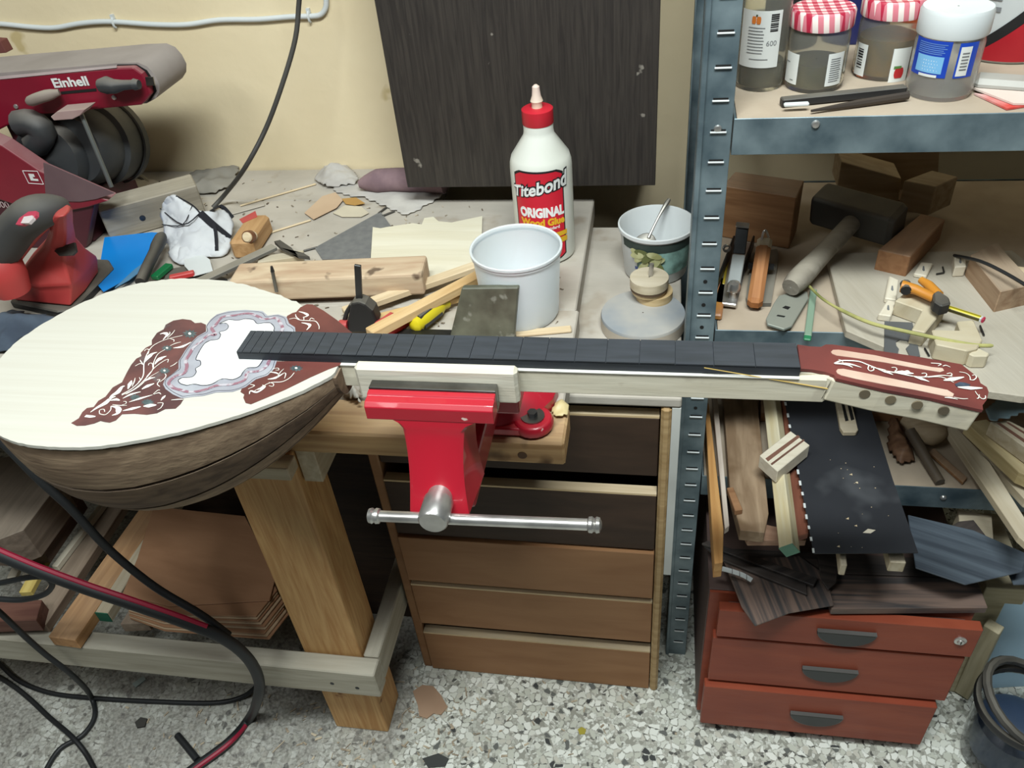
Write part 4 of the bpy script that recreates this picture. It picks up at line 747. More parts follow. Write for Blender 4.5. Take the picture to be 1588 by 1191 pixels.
pxbox('belt_gap', [(182, 100), (212, 99.5), (228, 109), (238, 124), (243, 141), (234, 155), (229, 158), (238, 143), (233, 127), (224, 112), (211, 103), (182, 103)], by-.0002, .001, M_dark, bs)
M = frame(PY(109, 128, yc_-.0005), PY(144, 126, yc_)-PY(74, 131, yc_), (0, -1, 0))
textobj('brand_lettering', 'Einhell', .0200, M, M_whitep, bs, offset=.0006, sx=1.25)
lv = MB().tube(smoothpath([PY(44, 158, yc_-.02), PY(66, 150, yc_-.022), PY(92, 143, yc_-.012)], 4), [.006, .0085, .009, .009, .009, .009, .008, .006, .005], 10); lv.build('tension_lever', mk('lever_tan', (132, 120, 112), (112, 100, 92), rough=.8, dust=.5), bs, smooth=True)
kn = MB().tube([PY(155, 133, yc_-.02), PY(166, 132, yc_-.02), PY(178, 134, yc_-.02), PY(190, 132, yc_-.018), PY(208, 131, yc_-.016)], [.010, .0135, .011, .008, .007], 12).build('tracking_knob', M_mot, bs, smooth=True)
MB().tube([PY(208, 131, yc_-.016), PY(216, 131, yc_-.016)], [.009, .007], 10).build('knob_end', M_mot, bs, smooth=True)
for u, v in ((25, 165), (177, 151)): MB().lathe([(.0005, .003), (.0035, .002), (.004, 0)], frame(PY(u, v, yc_), (1, 0, 0), (0, -1, 0)), 12).build('screw', M_chrome, bs, smooth=True)
pxbox('rest_bracket', [(95, 170), (105, 162), (149, 158), (140, 168), (128, 174), (100, 176)], by-.02, .03, mk('bracket_pink', (178, 158, 152), (150, 120, 118), rough=.6, dust=.4), bs, bevel=.001)
MB().tube([PY(124, 172, by-.035), PY(150, 235, by-.045), PY(173, 290, by-.055)], .0038, 10).build('support_rod', mk('rod_grey', (120, 124, 122), rough=.4, metal=.6), bs, smooth=True)
mc = PY(118, 232, by+.02); MM = frame(mc, (1, 0, 0), (.30, -.92, .22))
MB().lathe([(.001, -.11), (.070, -.11), (.074, -.10), (.074, -.045), (.066, -.04), (.064, .0), (.056, .012), (.001, .013)], MM, 36, caps=False).build('motor_housing', M_mot, bs, smooth=True)
MB().lathe([(.076, -.10), (.079, -.098), (.079, -.085), (.076, -.083)], MM, 36, caps=False).build('fan_guard', M_mot, bs, smooth=True)
m2 = frame(PY(70, 250, by-.02), (1, 0, 0), (.2, -.95, .2)); MB().lathe([(.001, -.08), (.062, -.08), (.064, -.02), (.058, -.003), (.001, 0)], m2, 32, caps=False).build('disc_guard', M_mot, bs, smooth=True)
MB().tube(smoothpath([PY(30, 192, by-.02), PY(50, 190, by-.02), PY(66, 205, by-.02), PY(55, 225, by-.02)], 3), .022, 12).build('dust_port', M_mot, bs, smooth=True)
pxbox('base_cover', [(-60, 175), (0, 205), (20, 214), (77, 253), (182, 299), (150, 309), (125, 314), (60, 312), (0, 292), (-60, 270)], 1.15, .03, M_sred, bs, bevel=.002)
pxbox('base_body', [(-80, 255), (0, 285), (70, 310), (125, 313), (158, 304), (152, 330), (152, 396), (0, 428), (-80, 440)], 1.145, .02, M_sredd, bs, bevel=.003)
MB().box(-1.32, PY(152, 380, 1.145).x-.005, 1.147, 1.32, BT+.0005, PY(80, 318, 1.15).z).build('base_frame', M_sredd, bs, bevel=.004)
MB().box(PY(20, 200, by).x-.02, PY(60, 200, by).x, by+.012, by+.06, PY(0, 290, 1.15).z, PY(30, 178, by).z).build('column', M_sredd, bs)
pxbox('dusty_plate', [(68, 252), (77, 255), (178, 299), (150, 308), (125, 312), (72, 311)], 1.1195, .0015, mk('dusty_mauve', (104, 82, 84), (92, 70, 74), rough=.9, scale=12), bs)
p = PY(52, 275, 1.1195); M = frame(p, PY(66, 276, 1.1195)-PY(38, 274, 1.1195), (0, -1, 0)); m = MB()
for a, b in (((-.0135, -.0115), (.0135, -.0115)), ((.0135, -.0115), (.0115, .0115)), ((.0115, .0115), (-.0155, .0105)), ((-.0155, .0105), (-.0135, -.0115))): m.tube([M @ Vector((*a, 0)), M @ Vector((*b, 0))], .0005, 4)
m.build('logo_outline', M_whitep, bs)
MB().prism([M @ Vector((x, y, 0)) for x, y in [(-.007, -.006), (.007, -.006), (.007, -.0025), (-.001, -.0025), (-.001, .001), (.003, .001), (.003, .006), (-.007, .006)]], (0, -.0004, 0)).build('logo', M_whitep, bs)
p = PY(4, 318, 1.124); textobj('lettering', '600', .017, frame(p, (1, 0, -.02), (0, -1, 0)), mk('print_dull', (180, 160, 160), rough=.6), bs)
for v in (338, 348): MB().tube([PY(-60, v-1, 1.123), PY(16, v, 1.123)], .0022, 6).build('base_line', mk('print_dull', (180, 160, 160)), bs)
tw = MB().tube(smoothpath([PZ(175, 284, BT+.01), PZ(200, 272, BT+.012), PZ(222, 276, BT+.01), PZ(236, 290, BT+.006)], 4), .005, 8); tag(tw.build('sander_cord', mk('dusty_cord', (120, 116, 108), rough=.9, dust=.6), smooth=True), 'dusty cord curling from behind the belt sander', 'cord')
tag(MB().prism([PY(u, v, 1.30) for u, v in [(-30, 62), (0, 64), (10, 82), (0, 83), (-30, 85)]], (0, .02, 0)).build('wood_offcut', mk('maroon_scrap', (110, 60, 54), rough=.8), bevel=.001), 'brown scrap corner leaning on the wall behind the sander belt', 'scrap')
flat('dusty_scrap', [(175, 288), (205, 280), (238, 278), (250, 284), (240, 290), (200, 296)], BT+.012, .010, M_dustb, 'flat dusty wood scrap under the sander rod', 'wood scrap')
stick('wood_strip', (160, 312), (300, 270), BT+.072, .02, .008, M_dustb, 'dusty strip lying along the top of the grey timber', 'wood strip') if 0 else None
# ================= red palm sander
ps = thing('palm_sander', 'red and grey electric palm sander standing behind the soundboard', 'palm sander', PZ(85, 450, BT))
M_psr = mk('palm_red', (178, 62, 60), (164, 52, 52), rough=.5, dust=.12); M_grip = mk('grip_grey', (58, 58, 58), (48, 48, 48), rough=.7, dust=.2)
flat('sanding_pad', [(15, 468), (88, 483), (112, 480), (176, 415), (168, 402), (120, 400), (30, 430)], BT+.013, .0125, M_black, parent=ps, bevel=.002)
def ring(z, pts): return [PZ(u, v, z) for u, v in pts]
R_ = [ring(.757, [(22, 466), (60, 470), (109, 475), (132, 452), (153, 422), (110, 408), (60, 415), (36, 438)]),
      ring(.782, [(19, 444), (62, 450), (111, 448), (134, 424), (152, 402), (108, 390), (62, 396), (34, 420)]),
      ring(.792, [(22, 438), (62, 444), (109, 441), (132, 418), (150, 397), (108, 385), (62, 391), (36, 414)]),
      ring(.818, [(42, 410), (66, 414), (100, 411), (118, 398), (134, 386), (106, 374), (74, 376), (52, 392)]),
      ring(.845, [(66, 384), (78, 388), (100, 386), (110, 378), (118, 368), (104, 358), (84, 358), (72, 370)]),
      ring(.875, [(76, 362), (84, 366), (102, 364), (110, 356), (114, 346), (104, 338), (88, 338), (80, 350)]),
      ring(.915, [(79, 342), (86, 345), (102, 343), (110, 334), (113, 324), (104, 318), (92, 318), (84, 330)]),
      ring(.928, [(84, 334), (90, 337), (101, 334), (107, 327), (109, 320), (104, 316), (95, 317), (89, 326)])]
MB().loft(R_).build('body', M_psr, ps, smooth=True, bevel=.003)
hp = smoothpath([PZ(100, 323, .918), PZ(80, 324, .925), PZ(52, 332, .924), PZ(28, 352, .905), PZ(8, 380, .878), PZ(-12, 408, .85)], 4)
MB().tube(hp, [.014+.012*math.sin(min(1, i/10)*1.57) for i in range(len(hp))], 14).build('handle_grip', M_grip, ps, smooth=True)
hp2 = smoothpath([PZ(84, 348, .89), PZ(70, 352, .89), PZ(50, 372, .872), PZ(28, 400, .85)], 4); MB().tube(hp2, .006, 8).build('grip_underside', M_psr, ps, smooth=True)
kp = PZ(4, 420, .84); MB().lathe([(.001, -.040), (.024, -.036), (.030, -.010), (.031, .010), (.022, .026), (.001, .031)], Matrix.Translation(kp), 20, caps=False).build('tail_knob', M_psr, ps, smooth=True)
flat('switch', [(24, 348), (30, 338), (44, 328), (56, 327), (56, 334), (46, 344), (34, 349)], .955, .004, mk('switch_pink', (180, 60, 84), rough=.5), parent=ps, plane=(PZ(40, 340, .948), (-.35, -.45, .82)))
flat('switch_button', [(32, 346), (37, 336), (50, 334), (51, 339), (44, 346)], .957, .004, mk('switch_white', (206, 196, 196), rough=.5), parent=ps, plane=(PZ(40, 340, .950), (-.35, -.45, .82)))
flat('vent', [(84, 389), (98, 381), (115, 376), (118, 390), (112, 396), (92, 397)], .83, .004, M_black, parent=ps, plane=(PZ(100, 388, .846), (0, -.8, .6)))
for i in range(7):
    u = 122+i*2.6; v = 416-i*3.4; p = PZ(u, v, .787); 
    MB().tube([PZ(u, v, .789), PZ(u+1, v+6, .778)], .0012, 5).build('vent_slot', M_black, ps)
# ================= shelves: upper
def glassmat(name, c, rough=.06, t=.92):
    m = mk(name, c, c, rough=rough, trans=t, scale=3); m.node_tree.nodes['Principled BSDF'].inputs['IOR'].default_value = 1.12; return m
M_glass = glassmat('dirty_glass', (232, 231, 222), .10)
M_petg = glassmat('dusty_plastic', (232, 233, 230), .2, .85)
def gingham():
    m = bpy.data.materials.new('gingham'); m.use_nodes = True; N = m.node_tree.nodes; L = m.node_tree.links; b = N['Principled BSDF']; tc = N.new('ShaderNodeTexCoord'); sp = N.new('ShaderNodeSeparateXYZ'); L.new(tc.outputs['Object'], sp.inputs[0])
    def st(sock, sock2=None):
        a = N.new('ShaderNodeMath'); a.operation = 'MULTIPLY_ADD'; L.new(sock, a.inputs[0]); a.inputs[1].default_value = 88; a.inputs[2].default_value = 100.2
        if sock2: a2 = N.new('ShaderNodeMath'); a2.operation = 'MULTIPLY_ADD'; L.new(sock2, a2.inputs[0]); a2.inputs[1].default_value = 12; L.new(a.outputs[0], a2.inputs[2]); a = a2
        f = N.new('ShaderNodeMath'); f.operation = 'FRACT'; L.new(a.outputs[0], f.inputs[0]); g = N.new('ShaderNodeMath'); g.operation = 'GREATER_THAN'; L.new(f.outputs[0], g.inputs[0]); g.inputs[1].default_value = .5; return g.outputs[0]
    s = N.new('ShaderNodeMath'); s.operation = 'ADD'; L.new(st(sp.outputs[0], sp.outputs[2]), s.inputs[0]); L.new(st(sp.outputs[1]), s.inputs[1])
    h = N.new('ShaderNodeMath'); h.operation = 'MULTIPLY'; h.inputs[1].default_value = .5; L.new(s.outputs[0], h.inputs[0])
    r = N.new('ShaderNodeValToRGB'); r.color_ramp.interpolation = 'CONSTANT'; e = r.color_ramp.elements; e[0].color = lin((226, 214, 208)); e[1].position = .75; e[1].color = lin((176, 40, 66)); k = e.new(.25); k.color = lin((204, 120, 132)); L.new(h.outputs[0], r.inputs[0])
    L.new(r.outputs[0], b.inputs['Base Color']); b.inputs['Roughness'].default_value = .35; return m
M_ging = gingham(); UZ = 1.0397
M_paper = mk('label_paper', (214, 216, 212), (204, 206, 204), rough=.7)
M_ink = mk('ink_grey', (120, 122, 124), rough=.7)
def jar_base(u, v, r, z=UZ): p = PZ(u, v, z); return Vector((p.x, p.y+r, z+.0003))
def lines(parent, c, r, z0, z1, a0, a1, n, mat=M_ink, h=.0009):
    for i in range(n):
        z = z1-(z1-z0)*(i+.5)/n; wraplabel('text_line', c, r, z-h/2, z+h/2, a0, a1-(a1-a0)*.15*random.random(), mat, parent, .0009, n=6)
def barcode(parent, c, r, z0, z1, a0, a1, n=7):
    for i in range(n):
        z = z0+(z1-z0)*(i+.2)/n; wraplabel('barcode_bar', c, r, z, z+(z1-z0)/n*random.choice((.35, .6, .7)), a0, a1, M_blackp, parent, .0009, n=3)
def jar(name, label, c, r, h, lidr, lidh, lidmat, glass, fill=None, fillh=.5, neck=.93):
    t = thing(name, label, 'jar', c)
    T = Matrix.Translation(c); w = .0018
    MB().lathe([(.001, .0), (r*.93, 0), (r, .006), (r, h*.84), (r*.97, h*.9), (r*neck, h*.95), (r*neck, h), (r*neck-w, h), (r*neck-w, h*.95), (r-w, h*.84), (r-w, .008), (r*.9, .004), (.001, .004)], T, 40, caps=False).build('glass_body', glass, t, smooth=True)
    MB().lathe([(lidr*.985, h-.003), (lidr, h-.001), (lidr, h-.003+lidh*.85), (lidr*.95, h-.003+lidh), (lidr*.5, h-.004+lidh), (.001, h-.004+lidh)], T, 40, caps=False).build('lid', lidmat, t, smooth=True)
    if fill: MB().lathe([(.001, .0045), (r*.88, .0045), (r-w*1.6, .010), (r-w*1.6, h*fillh), (.001, h*fillh)], T, 32, caps=False).build('contents', fill, t, smooth=True)
    return t
M_oil = mk('murky_brown', (96, 88, 54), (64, 60, 38), rough=.3, scale=14)
# tall sauce jar, cut by the frame
r = .0275; c = jar_base(1170, 150, r); c.x += .008; c.y += .012; H = lambda u, v: PY(u, v, c.y-r).z
t = jar('sauce_jar', 'tall glass jar with white apricot label beside the shelf upright', c, r, .165, r*.9, .015, M_white, M_glass, M_oil, .18, .8)
wraplabel('paper_label', c, r, H(1170, 106), H(1170, 18), -62, 38, M_paper, t, .0006)
lines(t, c, r, H(1170, 86), H(1170, 42), -38, 2, 9); barcode(t, c, r, H(1190, 50), H(1190, 22), 12, 30, 9)
z = H(1160, 33)
for a_ in (-26, -15): wraplabel('apricot', c, r, z-.004, z+.004, a_-5, a_+5, mk('apricot', (216, 120, 44), rough=.6), t, .0010, round_=.002)
wraplabel('leaf', c, r, z+.004, z+.006, -22, -18, mk('leaf_dark', (70, 80, 50), rough=.6), t, .0011)
wraptext('lettering', '600', .008, c, r, H(1190, 68), 18, M_ink, t)
lines(t, c, r, H(1170, 96), H(1170, 90), -30, 14, 1)
# gingham jars
r = .033; c = jar_base(1266, 147, r); hh = PY(1266, 34, c.y).z-UZ
t = jar('jam_jar', 'glass jar with red gingham lid and two white labels, nearest the upright', c, r, hh, r*1.05, .019, M_ging, M_glass, M_oil, .42)
Hj = lambda v: PY(1266, v, c.y-r).z
wraplabel('paper_label', c, r, Hj(135), Hj(88), -70, -33, M_paper, t, .0006); wraplabel('paper_label', c, r, Hj(135), Hj(85), 22, 58, M_paper, t, .0006)
lines(t, c, r, Hj(130), Hj(92), 28, 52, 11); lines(t, c, r, Hj(132), Hj(126), -50, -40, 1); lines(t, c, r, Hj(106), Hj(100), -68, -55, 1)
r = .034; c = jar_base(1376, 128, r); hh = PY(1376, 16, c.y).z-UZ
t = jar('jam_jar', 'glass jar with red gingham lid and strawberry label behind the black tools', c, r, hh, r*1.05, .019, M_ging, M_glass, mk('honey', (150, 110, 40), (80, 70, 46), rough=.3, scale=26), .62)
Hj = lambda v: PY(1376, v, c.y-r).z
wraplabel('paper_label', c, r, Hj(123), Hj(74), -62, -34, M_paper, t, .0006); barcode(t, c, r, Hj(112), Hj(80), -56, -42, 8)
wraplabel('paper_label', c, r, Hj(128), Hj(76), 14, 50, M_paper, t, .0006)
wraplabel('strawberry', c, r, Hj(122), Hj(106), 22, 40, mk('berry', (196, 46, 50), rough=.5), t, .0010, round_=.004); wraplabel('berry_leaf', c, r, Hj(107), Hj(103), 20, 34, mk('berry_leaf', (90, 130, 70), rough=.5), t, .0012)
# plastic jar with white lid and blue label
r = .0345; c = jar_base(1466, 160, r); hh = PY(1470, 44, c.y).z-UZ
t = jar('plastic_jar', 'clear plastic jar with white screw lid and torn blue label', c, r, hh, r*1.04, .026, M_white, M_petg, None, .1, .95)
Hj = lambda v: PY(1466, v, c.y-r).z
M_blue = mk('label_blue', (28, 70, 178), (24, 60, 164), rough=.4); M_lblue = mk('label_light_blue', (120, 178, 222), rough=.4)
wraplabel('blue_label', c, r, Hj(122), Hj(66), -62, 6, M_blue, t, .0006); wraplabel('blue_label', c, r, Hj(122), Hj(68), 18, 52, M_blue, t, .0006)
wraplabel('table_panel', c, r, Hj(116), Hj(90), -50, -2, M_lblue, t, .0009); lines(t, c, r, Hj(88), Hj(70), -52, 0, 6, mk('ink_blue', (100, 140, 210), rough=.5)); lines(t, c, r, Hj(114), Hj(95), -40, -8, 4, M_whitep)
wraplabel('paper_label', c, r, Hj(119), Hj(74), 21, 40, M_paper, t, .0009)
for i_ in range(6): wraplabel('barcode_bar', c, r, Hj(110-i_*5), Hj(108-i_*5), 25, 37, M_ink, t, .0012, n=4)
wraplabel('torn_edge', c, r, Hj(122), Hj(118), -40, -8, M_paper, t, .0011)
# paint bucket: white label, red sweep
r = .062; p = PZ(1560, 103, UZ); c = Vector((p.x+.014, p.y+r, UZ+.0003)); t = thing('paint_bucket', 'white bucket with printed panel and red and black sweep at the shelf end', 'bucket', c)
MB().lathe([(.001, 0), (r*.9, 0), (r*.93, .004), (r*1.04, .19), (r*1.02, .19), (.001, .188)], Matrix.Translation(c), 48, caps=False).build('bucket_wall', M_white, t, smooth=True)
d, x = bottle_frame(c); M_swr = mk('sweep_red', (178, 26, 40), rough=.4)
def sweep(name, f0, f1, mat, lift, z1=.13):
    vs = []; fs = []
    for i in range(25):
        a = math.radians(-62+112*i/24); k = i/24
        for z in (f0(k), f1(k)): z = max(.003, min(z1, z)); rr_ = r*(.93+.11*z/.19)+lift; vs.append(c+(d*math.cos(a)+x*math.sin(a))*rr_+Vector((0, 0, z)))
        if i: fs.append((2*i-2, 2*i-1, 2*i+1, 2*i))
    MB().add(vs, fs).build(name, mat, t, smooth=True)
sweep('black_sweep', lambda k: .003, lambda k: .012+.12*max(0, k-.15)**1.3, M_blackp, .0006); sweep('red_sweep', lambda k: .003, lambda k: .004+.112*max(0, k-.2)**1.3, M_swr, .0012)
for i_ in range(5):
    z = .105-i_*.012; wraplabel('text_line', c, r*(.93+.11*z/.19), c.z+z, c.z+z+.003, -52+i_, -34, M_ink, t, .0012, n=5); wraplabel('text_line', c, r*(.93+.11*z/.19), c.z+z, c.z+z+.005, -28, -16+i_, M_ink, t, .0012, n=5)
wraptext('lettering', 'D', .012, c, r, c.z+.105, -60, M_ink, t)
# dark objects far back on the upper shelf
def canister(name, label, u, y, r, h, mat, capmat, cat='canister'):
    p = PY(u, 60, y); c = Vector((p.x, y, UZ+.0003)); t = thing(name, label, cat, c)
    MB().lathe([(.001, 0), (r*.96, 0), (r, .004), (r, h*.9), (r*.9, h*.95), (.001, h*.95)], Matrix.Translation(c), 28, caps=False).build('body', mat, t, smooth=True)
    MB().lathe([(r*.8, h*.951), (r*.8, h), (.001, h)], Matrix.Translation(c), 28, caps=False).build('cap', capmat, t, smooth=True)
canister('dark_canister', 'dark canister in shadow between the tall jar and first gingham jar', 1224, 1.16, .035, .15, M_black, M_black)
canister('blue_can', 'dark blue can behind the gingham lids', 1318, 1.18, .045, .16, mk('can_blue', (34, 40, 92), rough=.4), M_black, 'can')
canister('orange_tub', 'orange topped tub behind the white screw lid', 1436, 1.24, .05, .15, mk('tub_orange', (206, 90, 40), rough=.5), mk('tub_orange', (206, 90, 40)), 'tub')
# black strips before the jars
stick('black_rod', (1212, 152), (1405, 132), UZ+.010, .011, .009, M_black, 'flat black plastic strip before the gingham jars', 'strip')
stick('black_rod', (1216, 160), (1255, 158), UZ+.010, .006, .004, M_white, 'short white ended stick beside the flat black strip', 'stick')
m = MB().tube([PZ(1258, 172, UZ+.004), PZ(1330, 160, UZ+.005), PZ(1408, 148, UZ+.006)], [.0015, .004, .0045], 8); tag(m.build('round_file', mk('file_brown', (70, 62, 56), rough=.5, metal=.3), smooth=True), 'thin round file lying at the front of the upper shelf', 'file')
tb_ = thing('putty_tube', 'flattened grey putty tube on the shelf beside the plastic jar', 'tube', PZ(1550, 125, UZ)); M_tube = mk('tube_grey', (168, 166, 160), (130, 128, 120), rough=.5)
plank('tube_body', PZ(1512, 116, UZ+.014), PZ(1600, 122, UZ+.014), .03, .013, M_tube, tb_, bevel=.005)
flat('seed_packet', [(1510, 136), (1560, 130), (1600, 128), (1600, 160), (1572, 160)], UZ+.005, .002, mk('packet_pale', (206, 190, 180), (214, 204, 198), rough=.6), 'pale printed packet in front of the putty tube', 'packet')
flat('seed_packet', [(1511, 144), (1580, 154), (1600, 150), (1600, 162), (1562, 168), (1545, 160)], UZ+.0025, .002, mk('packet_red', (196, 60, 52), (214, 224, 220), rough=.5, scale=10), 'red edged packet lying under the pale packet', 'packet')

# ================= shelves: middle
SZ = .7557
M_brn = wood('brown_block', (150, 112, 78), (124, 88, 58), dust=.3); M_blk2 = wood('tan_block_b', (178, 158, 128), (156, 134, 104), dust=.2)
def vblock(name, label, px, y, d, mat, cat='wood block'):
    o = MB().prism([PY(u, v, y) for u, v in px], (0, d, 0)).build(name, mat, bevel=.0015); return tag(o, label, cat)
def zblock(name, label, px, z, t, mat, cat='wood block', bevel=.0012, rot=(0, 1)): return flat(name, px, z, t, mat, label, cat, bevel=bevel, rot=rot)
zblock('ply_board', 'pale grey plywood board lying across the middle shelf', [(1283, 398), (1300, 392), (1570, 388), (1640, 440), (1640, 612), (1588, 614), (1530, 606), (1312, 512)], SZ+.0137, .0115, wood('ply_board', (178, 170, 154), (166, 157, 140), dust=.5, dustc=(176, 170, 158)), 'board', rot=(3, 2))
zblock('wood_block', 'brown timber offcut standing at the back left of the middle shelf', [(1120, 288), (1235, 306), (1247, 280), (1140, 266)], SZ+.085, .084, M_brn)
zblock('wood_block', 'lower brown offcut beneath the back left timber', [(1118, 330), (1240, 352), (1262, 300), (1160, 290)], SZ+.045, .0, M_brn) if 0 else None
_a = [PY(u, v, 1.22) for u, v in ((1305, 251), (1398, 277), (1393, 315), (1298, 291))]
tag(MB().prism(_a, (0, .055, 0)).build('wood_block', M_blk2, bevel=.0015), 'long tan timber lying highest at the back of the middle shelf', 'wood block')
_zb = min(p.z for p in _a)
_c = PY(1402, 280, 1.20)
zblock('wood_block', 'square ended tan timber crossing the back of the middle shelf', [(1402, 280), (1451, 290), (1486, 274), (1445, 264)], _c.z, _c.z-_zb-.0005, M_blk2)
MB_ = MB().box(_a[0].x+.02, PY(1451, 290, 1.2).x-.005, 1.232, 1.268, SZ+.0145, _zb-.0008).build('wood_block', M_brn, bevel=.001); tag(MB_, 'dark timber propping up the tan timbers behind the hammer', 'wood block')
tag(MB().prism([PY(u, v, 1.285) for u, v in ((1337, 234), (1457, 234), (1454, 300), (1337, 300))], (0, .04, 0)).build('wood_block', M_blk2, bevel=.001), 'tan timber standing against the wall on the middle shelf', 'wood block')
zblock('wood_block', 'reddish timber block lying behind the spring clamp', [(1362, 387), (1412, 398), (1466, 340), (1428, 331)], SZ+.045, .033, wood('red_block', (160, 118, 84), (138, 98, 68), dust=.25), rot=(0, 3))
zblock('wood_block', 'long brown timber running back at the right of the middle shelf', [(1505, 395), (1552, 452), (1605, 440), (1545, 375)], SZ+.045, .033, wood('grey_brown', (168, 142, 116), (140, 112, 88), dust=.4), rot=(1, 0))
zblock('wood_block', 'pale stick at the far right edge of the middle shelf', [(1575, 412), (1640, 420), (1640, 440), (1588, 436)], SZ+.035, .022, M_pale)
# small mitre plane (chrome)
pl = thing('block_plane', 'small chrome block plane standing beside the upright', 'hand plane', PZ(1135, 470, SZ))
a = PZ(1124, 476, SZ+.004); b = PZ(1150, 380, SZ+.004); dv = (b-a).normalized()
plank('sole', a, b, .030, .006, M_chrome, pl, top=False); M_pgrey = mk('plane_lever', (176, 182, 182), (156, 162, 162), rough=.4, metal=.3)
plank('lever_cap', PZ(1136, 450, SZ+.024), PZ(1146, 394, SZ+.046), .017, .006, M_pgrey, pl)
c = PZ(1138, 446, SZ+.026); MB().lathe([(.001, .010), (.007, .008), (.0095, .003), (.0095, -.003), (.006, -.006), (.006, -.018)], Matrix.Translation(c), 20).build('front_knob', M_chrome, pl, smooth=True)
plank('blade', PZ(1146, 394, SZ+.040), PZ(1152, 348, SZ+.075), .017, .003, M_dsteel, pl)
plank('blade_cap', PZ(1151, 352, SZ+.076), PZ(1152.5, 344, SZ+.080), .018, .004, M_chrome, pl)
cw = PZ(1127, 385, SZ+.045); MB().lathe([(.0035, -.002), (.0058, -.002), (.0058, .002), (.0035, .002)], frame(cw, (0, 0, 1), (.2, -.9, .3)), 18, caps=False).build('adjuster_ring', M_chrome, pl, smooth=True)
for sx_ in (-1, 1): plank('cheek', a+Vector((sx_*.014, .02, .020)), b+Vector((sx_*.014, -.02, .028)), .003, .02, M_dsteel, pl)
# wooden-handled spokeshave style plane
wp = thing('wooden_plane', 'small plane with orange wooden body on a grey steel sole', 'hand plane', PZ(1180, 470, SZ))
flat('sole', [(1159, 470), (1157, 460), (1166, 392), (1205, 386), (1208, 396), (1196, 470)], SZ+.006, .0055, mk('sole_grey', (118, 116, 110), (100, 98, 92), rough=.6, metal=.3, dust=.4), parent=wp)
M_orw = wood('orange_wood', (176, 116, 66), (146, 88, 46), dust=.15)
plank('body', PZ(1171, 466, SZ+.022), PZ(1185, 376, SZ+.050), .020, .020, M_orw, wp, bevel=.005)
plank('body_tip', PZ(1185, 378, SZ+.0515), PZ(1187, 366, SZ+.054), .0205, .014, M_paled, wp, bevel=.004)
MB().tube(smoothpath([PZ(1181, 372, SZ+.052), PZ(1184, 360, SZ+.062), PZ(1188, 358, SZ+.064), PZ(1192, 368, SZ+.054)], 4), .0018, 6).build('wire_loop', M_chrome, wp, smooth=True)
MB().tube([PZ(1160, 412, SZ+.02), PZ(1200, 414, SZ+.02)], .005, 8).build('cross_pin', M_dsteel, wp)
# snap knife
sk = thing('snap_knife', 'orange and yellow knife tucked against the shelf upright', 'knife', PZ(1115, 470, SZ))
plank('handle', PZ(1112, 488, SZ+.010), PZ(1120, 430, SZ+.010), .013, .009, mk('knife_orange', (200, 140, 50), (160, 110, 90), rough=.4, scale=20), sk, bevel=.002)
plank('blade', PZ(1122, 440, SZ+.011), PZ(1130, 396, SZ+.011), .004, .003, mk('knife_yellow', (206, 180, 60), rough=.4), sk)
# hammer
hm = thing('hammer', 'heavy hammer with grey wooden handle lying on the middle shelf', 'hammer', PZ(1280, 400, SZ))
M_hh = wood('hammer_handle', (136, 130, 120), (112, 106, 96), dust=.5)
a = PZ(1226, 446, SZ+.026); b = PZ(1333, 333, SZ+.052); n_ = 12
MB().tube([a+(b-a)*i/n_ for i in range(n_+1)], [.0125, .0155, .0155, .015, .014, .0135, .013, .013, .013, .013, .013, .013, .012], 16).build('handle', M_hh, hm, smooth=True)
hd_ = (b-a).normalized(); hx = hd_.cross(Vector((0, 0, 1))).normalized(); Mh = frame(b, hx, hd_)
m = MB(); q_ = [Vector((x, y, 0)) for x, y in ((-.02, -.024), (.02, -.024), (.024, -.020), (.024, .020), (.02, .024), (-.02, .024), (-.024, .020), (-.024, -.020))]
m.loft([[Mh @ Vector((z_, p.y*s2, p.x*s2)) for p in q_] for z_, s2 in ((-.065, .86), (-.06, 1), (.05, 1), (.058, .85))]).build('head', mk('hammer_head', (84, 82, 78), (64, 62, 58), rough=.6, metal=.4, dust=.3), hm, bevel=.002)
c_ = a-hd_*.0002; MB().lathe([(.0005, -.0006), (.0012, -.0006), (.0012, .0)], frame(c_, hx, -hd_), 8).build('nail_head', M_chrome, hm)
# plane iron, straw strips
pi_ = thing('plane_iron', 'grey steel plane iron with slot near the shelf front', 'plane iron', PZ(1220, 490, SZ))
flat('iron', [(1188, 494), (1190, 502), (1216, 510), (1228, 505), (1254, 462), (1252, 452), (1238, 450), (1208, 458), (1200, 470)], SZ+.010, .004, mk('iron_grey', (140, 148, 140), (122, 130, 124), rough=.5, metal=.35, dust=.3), parent=pi_, bevel=.0008)
flat('slot', [(1213, 477), (1218, 474), (1226, 476), (1222, 480)], SZ+.0103, .0006, M_dark, parent=pi_); flat('slot', [(1204, 490), (1206, 488), (1218, 490), (1216, 492)], SZ+.0103, .0006, M_dsteel, parent=pi_)
gs = thing('green_strip', 'pale green plastic strip with a darker green end hanging over the shelf edge', 'strip', PZ(1260, 490, SZ))
plank('strip', PZ(1253, 520, SZ+.006), PZ(1262, 448, SZ+.006), .009, .002, mk('strip_green', (132, 156, 136), (120, 144, 124), rough=.5), gs); plank('strip_end', PZ(1252, 526, SZ+.006), PZ(1253, 519, SZ+.006), .009, .0035, mk('strip_end', (40, 120, 80), rough=.5), gs)
m = MB(); cp = smoothpath([PZ(1254, 443, SZ+.018), PZ(1275, 463, SZ+.026), PZ(1305, 481, SZ+.030), PZ(1350, 501, SZ+.034), PZ(1400, 513, SZ+.036), PZ(1460, 526, SZ+.036), PZ(1510, 535, SZ+.034), PZ(1540, 536, SZ+.034)], 5)
